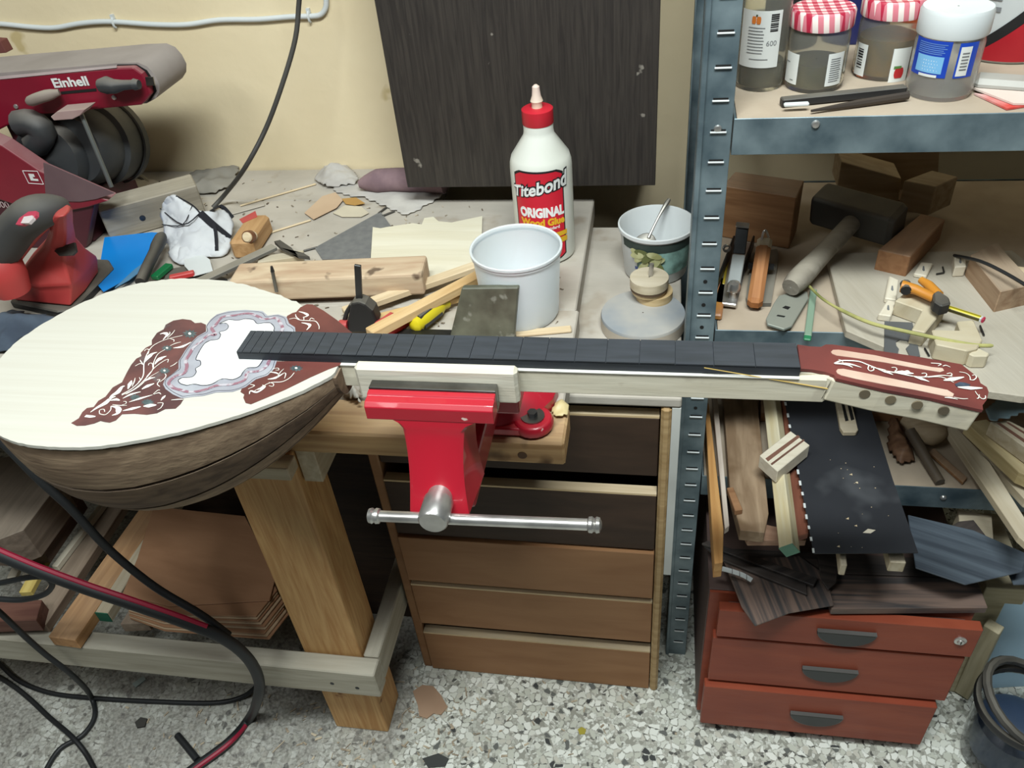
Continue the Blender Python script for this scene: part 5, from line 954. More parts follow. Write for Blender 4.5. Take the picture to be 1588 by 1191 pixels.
m.tube(cp, [.0018]*10+[.0024]*(len(cp)-12)+[.0024, .0014], 8); tag(m.build('reed', mk('reed_green', (176, 172, 110), (120, 124, 70), rough=.5, scale=30), smooth=True), 'thin curved yellow green reed lying across the plywood board', 'reed')
PZ1 = SZ+.0139
# keyhole plate
kp_ = flat('keyhole_plate', [(1372, 498), (1415, 500), (1427, 552), (1412, 554), (1405, 540), (1411, 534), (1409, 528), (1396, 526), (1389, 530), (1390, 536), (1394, 541), (1391, 556), (1371, 552)], PZ1+.0018, .0017, mk('plate_grey', (104, 106, 108), (90, 92, 94), rough=.6, metal=.4), 'dark grey steel plate with a keyhole slot beside the headstock', 'steel plate')
# T shaped and stepped wooden blocks
M_wb = wood('beech_block', (196, 186, 162), (182, 169, 142), st=(3, 10, 10))
zblock('wood_jig', 'L-shaped pale wooden block under the spring clamp', [(1388, 466), (1404, 453), (1440, 455), (1468, 474), (1435, 515), (1414, 511), (1430, 481)], PZ1+.022, .0218, M_wb, rot=(0, 1))
zblock('wood_jig', 'stepped pale wooden block right of the keyhole plate', [(1445, 511), (1489, 512), (1484, 498), (1510, 496), (1524, 527), (1516, 540), (1500, 544), (1452, 534)], PZ1+.022, .0218, M_wb, rot=(0, 1))
zblock('wood_jig', 'small pale wooden cube beyond the headstock tip', [(1502, 548), (1516, 538), (1535, 548), (1532, 552), (1510, 552)], PZ1+.018, .0178, M_wb, rot=(0, 1))
M_wt = wood('white_offcut', (216, 208, 190), (204, 194, 174))
def pencil_marked(label, px, h):
    o = zblock('offcut', label, px, PZ1+h, h-.0002, M_wt); cu = sum(p[0] for p in px)/len(px); cv = sum(p[1] for p in px)/len(px)
    flat('pencil_mark', [(cu-1, cv-4), (cu+1, cv-4), (cu+2, cv+3), (cu, cv+4), (cu-2, cv+2)], PZ1+h+.0002, .0002, M_ink, parent=o)
pencil_marked('white offcut with pencil mark standing left of the spring clamp', [(1372, 462), (1379, 427), (1394, 434), (1390, 465)], .008)
pencil_marked('white offcut with pencil mark nearest the keyhole plate', [(1362, 487), (1376, 465), (1390, 467), (1382, 490)], .010)
pencil_marked('white offcut with pencil mark behind the spring clamp', [(1417, 424), (1428, 406), (1447, 408), (1437, 428)], .006)
pencil_marked('white offcut standing at the back edge of the plywood board', [(1480, 395), (1497, 396), (1499, 413), (1481, 414)], .016)
stick('pencil', (1462, 472), (1524, 492), PZ1+.030, .007, .006, mk('pencil_yellow', (206, 190, 40), (60, 54, 30), rough=.4, scale=2, stretch=(.1, 120, .1), lo=.42, hi=.5), 'yellow and black striped pencil lying over the wooden block', 'pencil')
pe = [o for o in COL.objects if o.name.startswith('pencil') and o.get('category') == 'pencil'][0]
plank('ferrule', PZ(1520, 490.6, PZ1+.0302), PZ(1524, 492, PZ1+.0302), .0072, .0064, M_white, pe); plank('eraser', PZ(1524, 492, PZ1+.0302), PZ(1528, 493.4, PZ1+.0302), .0072, .0064, mk('eraser_red', (190, 50, 80), rough=.6), pe)
sc = thing('spring_clamp', 'orange and black spring clamp resting on the wooden blocks', 'clamp', PZ(1440, 450, PZ1)); M_or = mk('clamp_orange', (206, 140, 50), (186, 118, 36), rough=.5)
z_ = PZ1+.036
MB().tube([PZ(1398, 444, z_), PZ(1420, 449, z_), PZ(1452, 464, z_)], [.008, .0065, .006], 10).build('arm', M_or, sc, smooth=True); MB().tube([PZ(1428, 434, z_), PZ(1440, 442, z_), PZ(1456, 458, z_)], [.0045, .006, .006], 10).build('arm', M_or, sc, smooth=True)
MB().tube([PZ(1404, 440, z_), PZ(1405, 451, z_)], .0065, 10).build('tip_pad', M_black, sc, smooth=True)
flat('jaw', [(1447, 454), (1455, 449), (1472, 460), (1475, 470), (1460, 474), (1448, 466)], z_+.008, .016, M_black, parent=sc, bevel=.002)
for i, (u, v, u2, v2) in enumerate(((1462, 414, 1464, 422), (1452, 425, 1464, 423), (1520, 505, 1526, 520), (1434, 540, 1441, 552))):
    tag(MB().tube([PZ(u, v, PZ1+.002), PZ(u2, v2, PZ1+.002)], .0012, 6).build('nail', M_dsteel), ['tiny screw standing near the back offcuts', 'thin pin lying beside the tiny screw', 'dark screw beside the stepped wooden block', 'small pin between keyhole plate and stepped block'][i], 'nail')
m = MB().tube(smoothpath([PZ(1480, 396, SZ+.03), PZ(1520, 405, SZ+.055), PZ(1560, 424, SZ+.06), PZ(1600, 448, SZ+.06)], 4), .0022, 6); tag(m.build('black_wire', M_blackc, smooth=True), 'thin black wire crossing the brown timber at the right', 'wire')
# ================= red drawer unit on the right
M_runit = wood('cherry_laminate', (146, 72, 50), (130, 60, 42), st=(2, 8, 8), rough=.45, spots=(.06, .68, (110, 44, 32), 7))
M_rside = mk('unit_side', (96, 78, 72), (80, 62, 58), rough=.6)
ru = thing('drawer_pedestal', 'cherry red three-drawer pedestal with black half-moon handles', 'drawer unit', (.28, .95, 0))
RT = .362
MB().box(.0925, .4645, .782, 1.18, .018, RT).build('carcass', M_rside, ru, bevel=.001)
MB().box(.094, .463, .7775, .7818, .02, RT-.002).build('front_frame', M_runit, ru)
for x_ in (.115, .44): 
    for y_ in (.81, 1.15): MB().lathe([(.018, 0), (.018, .0178)], Matrix.Translation((x_, y_, 0)), 14).build('foot', M_black, ru)
def wy(l, r_, y): return PY(*r_, y).x-PY(*l, y).x
defs = [((1118, 943), (1528, 981), (1109, 986), (1501, 1022), (1313, 978)), ((1109, 987), (1501, 1023), (1095, 1054), (1461, 1088), (1287, 1036)), ((1095, 1064), (1459, 1098), (1085, 1122), (1421, 1155), (1266, 1106))]
M_hnd = mk('handle_black', (44, 46, 48), (34, 36, 38), rough=.4, dust=.45)
for i, (tl, tr_, bl, br, hp_) in enumerate(defs):
    y = .760*.361/((wy(tl, tr_, .760)+wy(bl, br, .760))/2); y = min(.770, y) if i < 2 else .748
    zt = (PY(*tl, y).z+PY(*tr_, y).z)/2; zb = max(.012, (PY(*bl, y).z+PY(*br, y).z)/2)+.0012; xc = (PY(*tl, y).x+PY(*tr_, y).x+PY(*bl, y).x+PY(*br, y).x)/4
    M = frame((xc, y, zb), (1, 0, 0)); hw_ = .1805 if i < 2 else .178; d = MB().box(-hw_, hw_, 0, .0165, 0, zt-zb).build('drawer', M_runit, ru, M=M, bevel=.0015, seg=1)
    if y+.0167 < .776: MB().box(-.165, .165, .0168, .775-y, .006, zt-zb-.012).build('drawer_box', M_rside, d, M=M)
    hx_ = PY(*hp_, y); pts = [(-.042, 0)]+[(-.042*math.cos(t), -.033*math.sin(t)) for t in [k*math.pi/14 for k in range(1, 14)]]+[(.042, 0)]
    h_ = MB().prism([Vector((hx_.x+a_, y-.0002, hx_.z+b_)) for a_, b_ in pts], (0, -.006, 0)).build('handle', M_hnd, d, bevel=.0025)
    MB().box(hx_.x-.041, hx_.x+.041, y-.0070, y-.0005, hx_.z+.0003, hx_.z+.0013).build('handle_lip', mk('handle_lip', (84, 84, 82), rough=.5), h_)
    if i == 0:
        p = PY(1489, 993, y); MB().lathe([(.001, .005), (.0045, .005), (.005, .003), (.0085, .002), (.0085, 0)], frame(p, (1, 0, 0), (0, -1, 0)), 18).build('lock', M_chrome, d, smooth=True); MB().box(p.x-.0006, p.x+.0006, y-.0054, y-.005, p.z-.003, p.z+.003).build('keyhole', M_dark, d)
# ---- woods heaped on the pedestal and the lowest shelf
M_rw = mk('rosewood_veneer', (116, 96, 86), (62, 58, 58), rough=.6, scale=3, stretch=(1.5, 34, 10), lo=.38, hi=.62, rings=.8)
M_rw2 = mk('dark_rosewood', (70, 62, 58), (42, 38, 38), rough=.6, scale=3, stretch=(1.5, 34, 10), lo=.38, hi=.62)
M_slate = mk('slate_ebony', (82, 92, 102), (54, 62, 72), rough=.6, scale=3, stretch=(1.5, 26, 10), lo=.36, hi=.64)
LZ = .4828
def zb2(name, label, px, z, t, mat, cat='wood', rot=(0, 1), bevel=.0008, group=None): return flat(name, px, z, t, mat, label, cat, group, bevel=bevel, rot=rot)
zb2('rosewood_board', 'striped rosewood board lying across the top of the red pedestal', [(1270, 890), (1515, 898), (1532, 942), (1290, 944)], RT+.014, .0135, M_rw)
zb2('rosewood_board', 'dark rosewood board behind the striped one on the pedestal', [(1130, 850), (1500, 868), (1514, 896), (1268, 888), (1125, 880)], RT+.010, .0095, M_rw2)
zb2('rosewood_veneer', 'striped rosewood veneer hanging over the front corner of the pedestal', [(1122, 868), (1240, 862), (1282, 892), (1293, 938), (1224, 950), (1171, 970), (1150, 940)], RT+.024, .003, M_rw, rot=(0, 6))
zb2('ebony_strip', 'upper of two black strips crossing the rosewood veneer', [(1088, 842), (1098, 838), (1268, 896), (1262, 908)], RT+.036, .005, M_rw2)
zb2('ebony_strip', 'lower of two black strips crossing the rosewood veneer', [(1092, 846), (1250, 902), (1252, 922), (1120, 868)], RT+.030, .005, M_rw2)
zb2('rosewood_scrap', 'small dark triangle of veneer left of the thin white sticks', [(1268, 862), (1300, 868), (1297, 902), (1284, 914), (1274, 900)], RT+.034, .003, M_rw2)
zb2('slate_plate', 'large slate blue pointed veneer plate on the right of the pile', [(1408, 798), (1480, 815), (1510, 822), (1592, 858), (1586, 886), (1497, 906), (1420, 880)], RT+.075, .003, M_slate, rot=(0, 3))
zb2('slate_plate', 'second slate plate peeping out beneath at the far right', [(1560, 880), (1620, 870), (1620, 905), (1572, 906)], RT+.045, .003, M_slate)
zb2('veneer_scrap', 'brown veneer corner behind the slate blue plate', [(1470, 818), (1488, 808), (1510, 806), (1535, 838), (1500, 838)], RT+.072, .002, M_rw2)
zb2('pale_block', 'pale block in the shadow under the lowest shelf beam', [(1486, 790), (1538, 800), (1542, 850), (1490, 836)], RT+.055, .05, M_paled)
M_boardb = wood('rough_brown', (156, 134, 110), (122, 100, 78), st=(2.5, 20, 20), spots=(.12, .55, (110, 88, 66), 12))
zb2('rough_board', 'rough brown board sticking out of the lowest shelf beside the upright', [(1120, 596), (1172, 596), (1192, 796), (1186, 826), (1148, 822), (1132, 760)], LZ+.024, .0215, M_boardb, rot=(0, 5))
zb2('rough_board', 'short brown batten end under the rough board', [(1140, 800), (1196, 815), (1250, 824), (1250, 838), (1160, 838)], LZ+.000, .012, wood('pinkish', (168, 134, 112), (140, 106, 86)))
zb2('brown_scrap', 'small brown peg lying on the rough brown board', [(1127, 756), (1137, 755), (1152, 790), (1140, 792)], LZ+.034, .010, wood('peg', (150, 112, 80), (124, 88, 60)))
zb2('orange_batten', 'orange brown batten standing along the upright', [(1093, 625), (1099, 625), (1122, 820), (1121, 872), (1108, 874), (1104, 820)], LZ+.045, .03, wood('orange_batten', (190, 146, 92), (166, 120, 70)), rot=(0, 3))
zb2('white_trim', 'narrow whitish trim beside the orange brown batten', [(1104, 610), (1112, 610), (1131, 815), (1124, 820)], LZ+.040, .012, wood('white_trim', (196, 184, 172), (170, 156, 144)), rot=(0, 3))
gsq = thing('square_stick', 'pale square stick with green painted end jutting from the shelf', 'stick', PZ(1220, 850, LZ))
a = PZ(1190, 600, LZ+.052); b = PZ(1218, 846, LZ+.052); plank('stick', a, b, .020, .020, up=(-.6, 0, .8), mat=wood('pale_square', (206, 198, 172), (194, 178, 138)), parent=gsq)
e_ = (b-a).normalized(); plank('painted_end', b+e_*.0001, b+e_*.0012, .0198, .0198, mk('paint_green', (96, 142, 120), (84, 128, 106), rough=.6), gsq, bevel=0, up=(-.6, 0, .8))
zb2('red_binding_board', 'reddish board with white dashes beside the black sheet', [(1208, 596), (1222, 596), (1250, 740), (1254, 826), (1236, 832), (1228, 760)], LZ+.036, .012, wood('reddish', (126, 78, 60), (104, 60, 46)), rot=(0, 4))
bsheet = thing('black_sheet', 'large black sheet dusted with shavings lying over the sticks', 'sheet', PZ(1330, 760, LZ+.045))
flat('sheet', [(1212, 596), (1262, 858), (1424, 857), (1384, 742), (1340, 600)], LZ+.0475, .0015, mk('black_sheet', (40, 42, 48), (28, 30, 36), rough=.75, scale=5, spots=(.12, .55, (66, 68, 72), 9)), parent=bsheet)
for i in range(15):
    t_ = i/14; u = 1214+(1260-1214)*t_-1.5+jit(.6); v = 606+(850-606)*t_; s_ = random.choice((3, 4, 5)); flat('white_dash', [(u, v), (u+3.5, v), (u+4.5, v+s_+2), (u+1, v+s_+2)], LZ+.0483, .0005, M_white, parent=bsheet)
for i in range(22):
    u, v = random.gauss(1325, 36), random.gauss(760, 50); s_ = random.choice((.6, .8, 1, 1.2, 2.6)); flat('shaving', [(u, v), (u+s_*1.6, v-s_*.6), (u+s_*1.8, v+s_*.5)], LZ+.0483, .0004, M_pale, parent=bsheet)
flat('shaving', [(1338, 826), (1346, 820), (1358, 822), (1350, 827)], LZ+.0485, .0006, M_wt, parent=bsheet)
sb_ = thing('laminated_block', 'pale block with two brown stripes on top of the stick pile', 'wood block', PZ(1217, 700, LZ+.05)); z_ = LZ+.076
flat('block', [(1178, 706), (1226, 668), (1256, 690), (1206, 731)], z_, .0235, M_wt, parent=sb_, bevel=.001)
flat('brown_stripe', [(1187, 711), (1237, 674.5), (1241, 677.5), (1191, 715.5)], z_+.0003, .0005, mk('stripe_brown', (120, 84, 70), rough=.6), parent=sb_); flat('brown_stripe', [(1195, 719), (1246, 681), (1248, 683), (1197, 721.5)], z_+.0003, .0005, MATS['stripe_brown'], parent=sb_)
br_ = thing('slotted_bridge', 'small pale slotted piece lying on the black sheet', 'wood piece', PZ(1312, 650, LZ+.05)); flat('piece', [(1296, 620), (1320, 620), (1331, 666), (1328, 670), (1308, 670), (1303, 662)], LZ+.0565, .008, M_paled, parent=br_, bevel=.001)
for q_ in ([(1304, 622), (1308, 622), (1316, 652), (1311, 653)], [(1313, 622), (1317, 622), (1325, 650), (1320, 652)]): flat('slot', q_, LZ+.057, .0006, M_dark, parent=br_)
stick('pale_stick', (1393, 872), (1368, 780), LZ+.022, .020, .020, M_paled, 'pale square stick end under the front of the black sheet', 'stick'); stick('pale_stick', (1309, 876), (1300, 800), LZ+.024, .008, .022, M_paled, 'thin pale stick end under the middle of the black sheet', 'stick')
fb_ = thing('fret_strip', 'short curved white strip with black marks at the pile front', 'strip', PZ(1140, 888, RT+.04)); m = MB(); cpz = smoothpath([PZ(1120, 882, RT+.046), PZ(1135, 886, RT+.046), PZ(1152, 892, RT+.045), PZ(1166, 900, RT+.043)], 3)
m.tube(cpz, .0038, 6).build('strip', M_white, fb_)
for k in (3, 5, 7): MB().tube([cpz[k]+Vector((-.0003, -.0012, .0014)), cpz[k]+Vector((.0003, -.0012, .0014))], .0037, 8).build('mark', M_black, fb_)
# right end of the lowest shelf
m = MB().tube([PZ(1412, 668, LZ+.03), PZ(1438, 715, LZ+.014), PZ(1458, 748, LZ+.008)], [.009, .0075, .007], 12); tag(m.build('dark_rod', mk('rod_brown', (96, 84, 70), (70, 60, 50), rough=.6), smooth=True), 'dark round rod slanting down on the lowest shelf', 'rod')
zb2('pale_stick', 'long pale lath crossing the lowest shelf beam at the right', [(1466, 664), (1480, 660), (1532, 712), (1600, 820), (1600, 850), (1580, 832)], LZ+.032, .012, M_paled, rot=(0, 5))
zb2('pale_stick', 'pale board stack edge at the lower right of the shelf', [(1498, 655), (1530, 650), (1610, 712), (1610, 745), (1580, 732)], LZ+.060, .022, wood('stack_pale', (206, 190, 146), (180, 160, 116), dust=.2), rot=(0, 3))
zb2('pale_stick', 'lower pale batten under the board stack', [(1520, 700), (1540, 690), (1620, 770), (1620, 790), (1590, 775)], LZ+.030, .015, M_paled, rot=(0, 3))
nb = thing('neck_blank', 'laminated neck blank with brown stripes at the right edge', 'neck blank', PZ(1590, 670, LZ+.08)); flat('blank', [(1535, 654), (1565, 652), (1640, 690), (1640, 730)], LZ+.086, .025, M_paled, parent=nb, bevel=.001)
for q_ in ([(1545, 656), (1551, 655.5), (1640, 716), (1640, 722)], [(1560, 655), (1564, 654.5), (1640, 701), (1640, 705)]): flat('brown_stripe', q_, LZ+.0864, .0006, MATS['stripe_brown'], parent=nb)
cloth('veneer_curl', [(1375, 655), (1390, 650), (1412, 690), (1420, 720), (1392, 726), (1372, 700)], LZ+.002, .03, wood('curl', (120, 90, 68), (90, 64, 48)), 21, 12, 20, 'curled brown veneer on the lowest shelf beside the black sheet', 'veneer', ridge=False)
m = MB(); c = PZ(1436, 664, LZ+.03); Mx = frame(c, (.6, -.8, -.1), (0, 0, 1)); m.loft([[Mx @ Vector((x_, .024*s2*math.cos(t), .016*s2*math.sin(t))) for t in [k*math.pi/8 for k in range(16)]] for x_, s2 in ((-.03, .9), (0, 1), (.018, .95), (.026, .7), (.029, .3))]); tag(m.build('wooden_scoop', wood('scoop', (170, 152, 126), (146, 128, 102)), smooth=True), 'rounded pale wooden end sticking out beneath the headstock', 'wood piece')
cloth('plastic_sheet', [(1520, 640), (1545, 615), (1600, 610), (1600, 645), (1582, 648), (1560, 655), (1530, 660)], LZ+.095, .012, mk('pale_blue_sheet', (140, 164, 172), (116, 140, 150), rough=.35), 31, 14, 14, 'crinkled pale blue plastic sheet under the plywood board edge', 'plastic sheet', ridge=False)
zb2('batten', 'thin brown batten lying back on the lowest shelf', [(1440, 700), (1448, 694), (1500, 740), (1494, 748)], LZ+.008, .006, M_brn); zb2('batten', 'dark timber deep in the lowest shelf', [(1180, 575), (1560, 585), (1560, 640), (1180, 640)], LZ+.02, .019, M_brn)
# beside the pedestal
M_ps = wood('pale_leaning', (190, 180, 150), (168, 156, 126), dust=.3)
o = plank('leaning_batten', PZ(1498, 1068, .006), PY(1546, 965, .86), .024, .018, M_ps); tag(o, 'pale batten leaning against the right side of the red pedestal', 'batten')
tag(MB().box(.505, .555, .87, .97, 0.0005, .30).build('pale_post', M_ps, bevel=.002), 'square pale post standing right of the red pedestal', 'post')
tag(MB().box(.50, .56, .84, .99, .3008, .338).build('pale_cube', M_ps, bevel=.002), 'pale wooden block resting on top of the square post', 'wood block')
tag(MB().prism([(.5635, .88, .001), (.70, .90, .001), (.70, .98, .26), (.5635, .96, .26)], (0, .004, 0)).build('blue_paper', mk('paper_blue', (150, 176, 190), (136, 162, 178), rough=.6)), 'pale blue sheet of paper leaning beside the square post', 'paper')
# clear canister at the corner
cc_ = PZ(1592, 1100, .15); rr_ = (PZ(1512, 1062, .15)-cc_).length
cn = thing('clear_canister', 'clear round canister with black rim on the floor at the lower right', 'canister', (cc_.x, cc_.y, 0)); T = Matrix.Translation((cc_.x, cc_.y, 0)); w_ = .003
MB().lathe([(.001, .001), (rr_*.72, .001), (rr_*.80, .008), (rr_*.86, .06), (rr_*.93, .146), (rr_*.93-w_, .146), (rr_*.86-w_, .06), (rr_*.78, .012), (.001, .005)], T, 40, caps=False).build('canister_wall', glassmat('smoky_clear', (228, 230, 232), .05, 1), cn, smooth=True)
MB().lathe([(rr_*.90, .1465), (rr_*1.0, .148), (rr_*1.02, .155), (rr_*.99, .162), (rr_*.88, .160), (rr_*.86, .152)], T, 44, caps=False).build('rim', M_black, cn, smooth=True)
MB().lathe([(.03, .012), (.05, .03), (.055, .10), (.035, .12), (.02, .125)], T, 24).build('filter_core', mk('core_blue', (60, 78, 104), (44, 58, 80), rough=.4), cn, smooth=True)
hpts = [Vector((cc_.x+rr_*.9*math.cos(t), cc_.y+rr_*.9*math.sin(t), .165+.03*math.sin((t-1.2)*1.0))) for t in [1.2+i*.26 for i in range(13)]]
MB().tube(hpts, .007, 8).build('handle', M_black, cn, smooth=True)
# ================= timber stored under the bench
UZ2 = zr1+.0008
stick('pine_board', (95, 990), (262, 752), UZ2+.026, .052, .025, wood('pine_store', (196, 150, 104), (166, 120, 78), dust=.2), 'orange pine board resting on the lower rail', 'board')
gs2 = thing('green_end_batten', 'pale batten with green painted end under the bench', 'batten', PZ(150, 955, UZ2)); a = PZ(157, 950, UZ2+.026); b = PZ(275, 765, UZ2+.026); plank('batten', a, b, .024, .024, M_paled, gs2); e_ = (a-b).normalized(); plank('painted_end', a+e_*.0001, a+e_*.0015, .0238, .0238, mk('paint_green_d', (40, 110, 86), rough=.6), gs2, bevel=0)
stick('grey_board', (52, 968), (190, 762), UZ2+.022, .045, .021, wood('grey_store', (150, 130, 112), (120, 100, 84), dust=.2), 'grey brown board left of the orange pine board', 'board')
stick('white_lath', (84, 878), (165, 772), UZ2+.035, .012, .012, M_wt, 'thin white lath lying on the grey brown board', 'lath')
stick('yellow_lath', (38, 918), (75, 850), UZ2+.035, .022, .012, wood('yellow_lath', (206, 184, 110), (184, 160, 88)), 'short yellow lath under the red striped cord', 'lath')
stick('white_lath', (17, 895), (30, 868), UZ2+.03, .016, .01, M_wt, 'short white lath at the far left under the cords', 'lath'); stick('white_lath', (36, 900), (48, 862), UZ2+.028, .012, .01, M_wt, 'short white lath beside the yellow lath', 'lath')
zb2('maroon_board', 'maroon brown board end at the far left above the rail', [(-60, 935), (65, 930), (56, 962), (-60, 966)], UZ2+.05, .03, wood('maroon_board', (112, 78, 66), (92, 60, 52)))
zb2('dark_timber', 'big dark timber baulk high under the bench at the left', [(-60, 835), (-5, 838), (36, 822), (95, 745), (60, 700), (-60, 720)], UZ2+.165, .07, wood('baulk', (118, 104, 92), (92, 80, 70), dust=.2), rot=(2, 3))
zb2('dark_timber', 'second dark baulk beneath the big one under the bench', [(-60, 850), (60, 845), (120, 760), (60, 740), (-60, 760)], UZ2+.092, .05, wood('baulk2', (96, 76, 66), (74, 58, 50)), rot=(1, 2))
M_ply = wood('ply_sheet', (164, 124, 94), (146, 108, 80), st=(2, 8, 8), rings=.3); M_ply2 = wood('ply_sheet_pale', (190, 166, 138), (168, 142, 114), st=(2, 8, 8))
base_px = [(238, 785), (380, 800), (428, 893), (418, 931), (262, 940), (189, 922), (213, 865)]
zb2('plywood_sheet', 'topmost brown plywood sheet of the stack under the bench', base_px, UZ2+.062, .003, M_ply, rot=(5, 4), cat='plywood sheet')
for k in range(9):
    dx, dy = (4+k*3.2, 10+k*4.2) if k < 6 else (-2+k*3.4, 12+k*4.4); j = jit(2)
    zb2('plywood_sheet', ('second', 'third', 'fourth', 'fifth', 'sixth', 'seventh', 'eighth', 'ninth', 'lowest')[k]+' plywood sheet counted down from the top of the stack', [(225+dx*.4, 815+dy*.4), (388+dx, 830+dy*.5), (425+dx*.9+j, 905+dy), (392+dx+j, 946+dy*.95), (250+dx*.2, 945+dy*.7), (196+dx*.2, 935+dy*.5)], UZ2+.0585-k*.0036, .003, M_ply2 if k % 2 else M_ply, rot=(4, 3), cat='plywood sheet', group='plywood sheets stacked under the bench')
zb2('grey_bearer', 'grey wooden bearer under the plywood stack', [(186, 968), (228, 966), (300, 850), (262, 848)], UZ2+.0225, .022, wood('bearer', (146, 130, 114), (120, 104, 90)), rot=(0, 3))
tag(MB().box(-1.25, -.475, 1.16, 1.172, 0.0005, .50).build('shade_board', wood('shade_brown', (70, 52, 40), (54, 40, 30))), 'dark brown board added to deepen the shade under the bench', 'board')  # dark board added so the space under the bench reads as shaded
tag(MB().box(-.598, -.452, .93, .94, 0.0005, .46).build('shade_board', wood('shade_brown2', (58, 44, 34), (44, 33, 26))), 'narrow dark board added as shade just behind the bench leg', 'board')  # added dark board covers lit floor where deep shade belongs
# ================= cords
def cord(name, label, pts, r, mat, n=10, cat='cord', sub=6): return tag(MB().tube(smoothpath(pts, sub), r, n).build(name, mat, smooth=True), label, cat)
cord('power_cord', 'black cord hanging diagonally from under the bouzouki tail', [PY(-30, 655, .64), PY(8, 690, .64), PY(60, 743, .64), PY(110, 789, .638), PY(170, 853, .636), PY(240, 910, .634), PY(310, 952, .632), PY(355, 985, .630)], .0058, M_blackc)
hs = thing('red_striped_cable', 'thick black cord with a red stripe sweeping in front of the rail', 'cord', PY(200, 930, .60))
pts = smoothpath([PY(-40, 842, .585), PY(0, 860, .588), PY(60, 885, .592), PY(130, 911, .597), PY(210, 938, .603), PY(290, 966, .61), PY(345, 989, .616), PY(382, 1018, .622), PY(401, 1052, .628), PY(400, 1082, .634), PZ(388, 1112, .012), PZ(356, 1150, .010), PZ(300, 1192, .010), PZ(250, 1230, .010)], 6)
MB().tube(pts, .0088, 12).build('cable', M_blackc, hs, smooth=True)
M_cred = mk('cable_red', (150, 24, 54), (136, 20, 46), rough=.5); MB().tube([p+Vector((.002, .0015, .0066)) for p in pts[:34]], .0046, 8).build('red_stripe', M_cred, hs, smooth=True); MB().tube([p+Vector((.004, -.004, .0045)) for p in pts[62:]], .0046, 8).build('red_stripe', M_cred, hs, smooth=True)
cord('thin_cord', 'thin black cord snaking down over the rail to the floor', [PY(-30, 925, .62), PY(0, 950, .62), PY(40, 988, .622), PY(72, 1016, .625), PY(112, 1047, .632), PZ(140, 1078, .02), PZ(147, 1110, .006), PZ(128, 1140, .006), PZ(92, 1162, .006), PZ(68, 1200, .006)], .0046, M_blackc)
cord('thin_cord', 'thin black cord running along the floor below the rail', [PZ(-30, 1005, .006), PZ(0, 1030, .006), PZ(30, 1056, .006), PZ(80, 1075, .006), PZ(150, 1083, .006), PZ(240, 1088, .006), PZ(330, 1090, .006), PZ(375, 1081, .008), PZ(400, 1062, .03)], .0045, M_blackc)
cord('thin_cord', 'thin black cord leaving the frame at the bottom left', [PZ(-30, 1036, .006), PZ(12, 1058, .006), PZ(44, 1082, .006), PZ(76, 1112, .006), PZ(112, 1143, .018), PZ(134, 1170, .008), PZ(150, 1200, .006)], .0046, M_blackc)
cord('cord_loop', 'black cord loop at the left edge in front of the laths', [PY(-30, 905, .60), PY(0, 904, .60), PY(40, 896, .60), PY(70, 895, .60), PY(81, 907, .60), PY(68, 922, .60), PY(35, 930, .60), PY(0, 929, .60), PY(-30, 926, .60)], .0042, M_blackc)
cord('cord_end', 'short black cord end lying on the terrazzo', [PZ(275, 1140, .007), PZ(290, 1158, .007), PZ(306, 1178, .007)], .0062, M_blackc)
# ================= floor litter
flat('leather_scrap', [(640, 1072), (655, 1062), (672, 1064), (684, 1078), (694, 1096), (684, 1108), (672, 1106), (662, 1114), (650, 1110), (648, 1094)], .003, .0025, mk('tan_scrap', (176, 148, 124), (160, 130, 106), rough=.9), 'tan leather scrap on the floor beside the bench leg', 'scrap')
flat('dark_scrap', [(655, 1176), (680, 1168), (696, 1176), (690, 1188), (664, 1190)], .003, .0025, mk('dark_scrap', (70, 72, 70), rough=.9), 'dark grey scrap on the floor at the bottom edge', 'scrap')
flat('bark_chip', [(209, 1120), (218, 1112), (228, 1114), (224, 1126), (212, 1128)], .005, .0045, mk('chip_dark', (64, 62, 58), rough=.9), 'dark round chip on the floor near the cords', 'chip')
flat('paper_chip', [(205, 1060), (222, 1048), (226, 1053), (210, 1066)], .003, .002, mk('chip_pale', (170, 184, 180), rough=.8), 'pale bluish paper chip below the front rail', 'chip')
flat('yellow_drop', [(896, 1131), (902, 1127), (909, 1131), (907, 1138), (899, 1139)], .0015, .0012, mk('drop_yellow', (176, 164, 60), rough=.5), 'yellow paint drop on the terrazzo floor', 'paint drop')
stick('match_stick', (1078, 1074), (1088, 1066), .004, .004, .003, M_pale, 'tiny pale splinter leaning by the red pedestal', 'splinter')
m = MB(); random.seed(12)
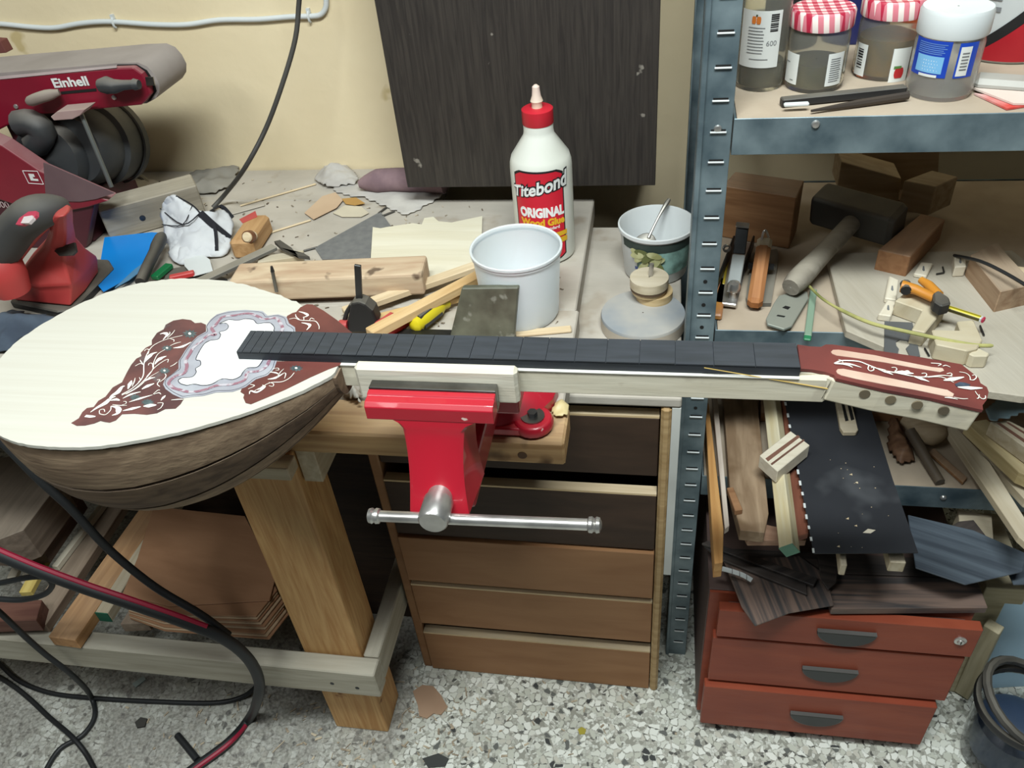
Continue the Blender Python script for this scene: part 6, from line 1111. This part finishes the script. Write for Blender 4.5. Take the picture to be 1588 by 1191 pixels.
for i in range(230):
    if i < 150: u, v = random.gauss(500, 170), random.gauss(1130, 45)
    elif i < 200: u, v = random.gauss(650, 50), random.gauss(1120, 40)
    else: u, v = random.uniform(600, 1050), random.uniform(1075, 1190)
    p = PZ(u, v, .0012)
    if -.565 < p.x < -.435 and .67 < p.y < .775: continue
    if p.y > 1.2 or p.y < .45: continue
    a_ = random.uniform(0, 3.14); l_ = random.uniform(.0015, .007)*(2.2 if random.random() < .06 else 1); w2 = random.uniform(.0005, .0022); dx = Vector((math.cos(a_), math.sin(a_), 0))*l_; dy = Vector((-math.sin(a_), math.cos(a_), 0))*w2
    m.prism([p-dx-dy, p+dx-dy*.6, p+dx*.9+dy, p-dx*.8+dy], (0, 0, random.uniform(.0004, .0015)))
o = m.build('wood_shavings', mk('shavings', (192, 178, 154), (140, 126, 108), rough=.9, scale=60)); tag(o, 'pale wood shavings scattered over the terrazzo floor', 'shavings'); o['kind'] = 'stuff'
m = MB()
for i in range(260):
    u, v = random.uniform(150, 900), random.uniform(265, 520); p = PZ(u, v, BT+.0008)
    if p.y > 1.42 or p.y < .70 or p.x > -.13 or (p.y > 1.29 and p.x > -.42): continue
    a_ = random.uniform(0, 3.14); l_ = random.uniform(.001, .004); w2 = random.uniform(.0005, .0016); dx = Vector((math.cos(a_), math.sin(a_), 0))*l_; dy = Vector((-math.sin(a_), math.cos(a_), 0))*w2
    m.prism([p-dx-dy, p+dx-dy*.6, p+dx*.9+dy, p-dx*.8+dy], (0, 0, random.uniform(.0004, .0012)))
o = m.build('bench_chips', mk('bench_chips', (96, 84, 70), (190, 178, 158), rough=.9, scale=50, lo=.45, hi=.55)); tag(o, 'tiny chips and crumbs scattered over the dusty bench top', 'chips'); o['kind'] = 'stuff'
# chips stuck on the vise and glue on the bench end
cloth('glue_lump', [(860, 628), (872, 622), (886, 632), (880, 648), (862, 650), (852, 640)], BT, .014, mk('glue_lump', (206, 188, 140), (190, 170, 120), rough=.5), 41, 10, 40, 'hardened yellowish glue lump at the end of the bench', 'glue lump', ridge=False)
cloth('paper_wad', [(528, 606), (545, 600), (566, 604), (564, 640), (552, 632), (530, 622)], BT, .03, mk('wad_grey', (196, 192, 182), (176, 172, 162), rough=.9), 43, 12, 30, 'crumpled pale paper tucked between bouzouki and vise', 'paper')
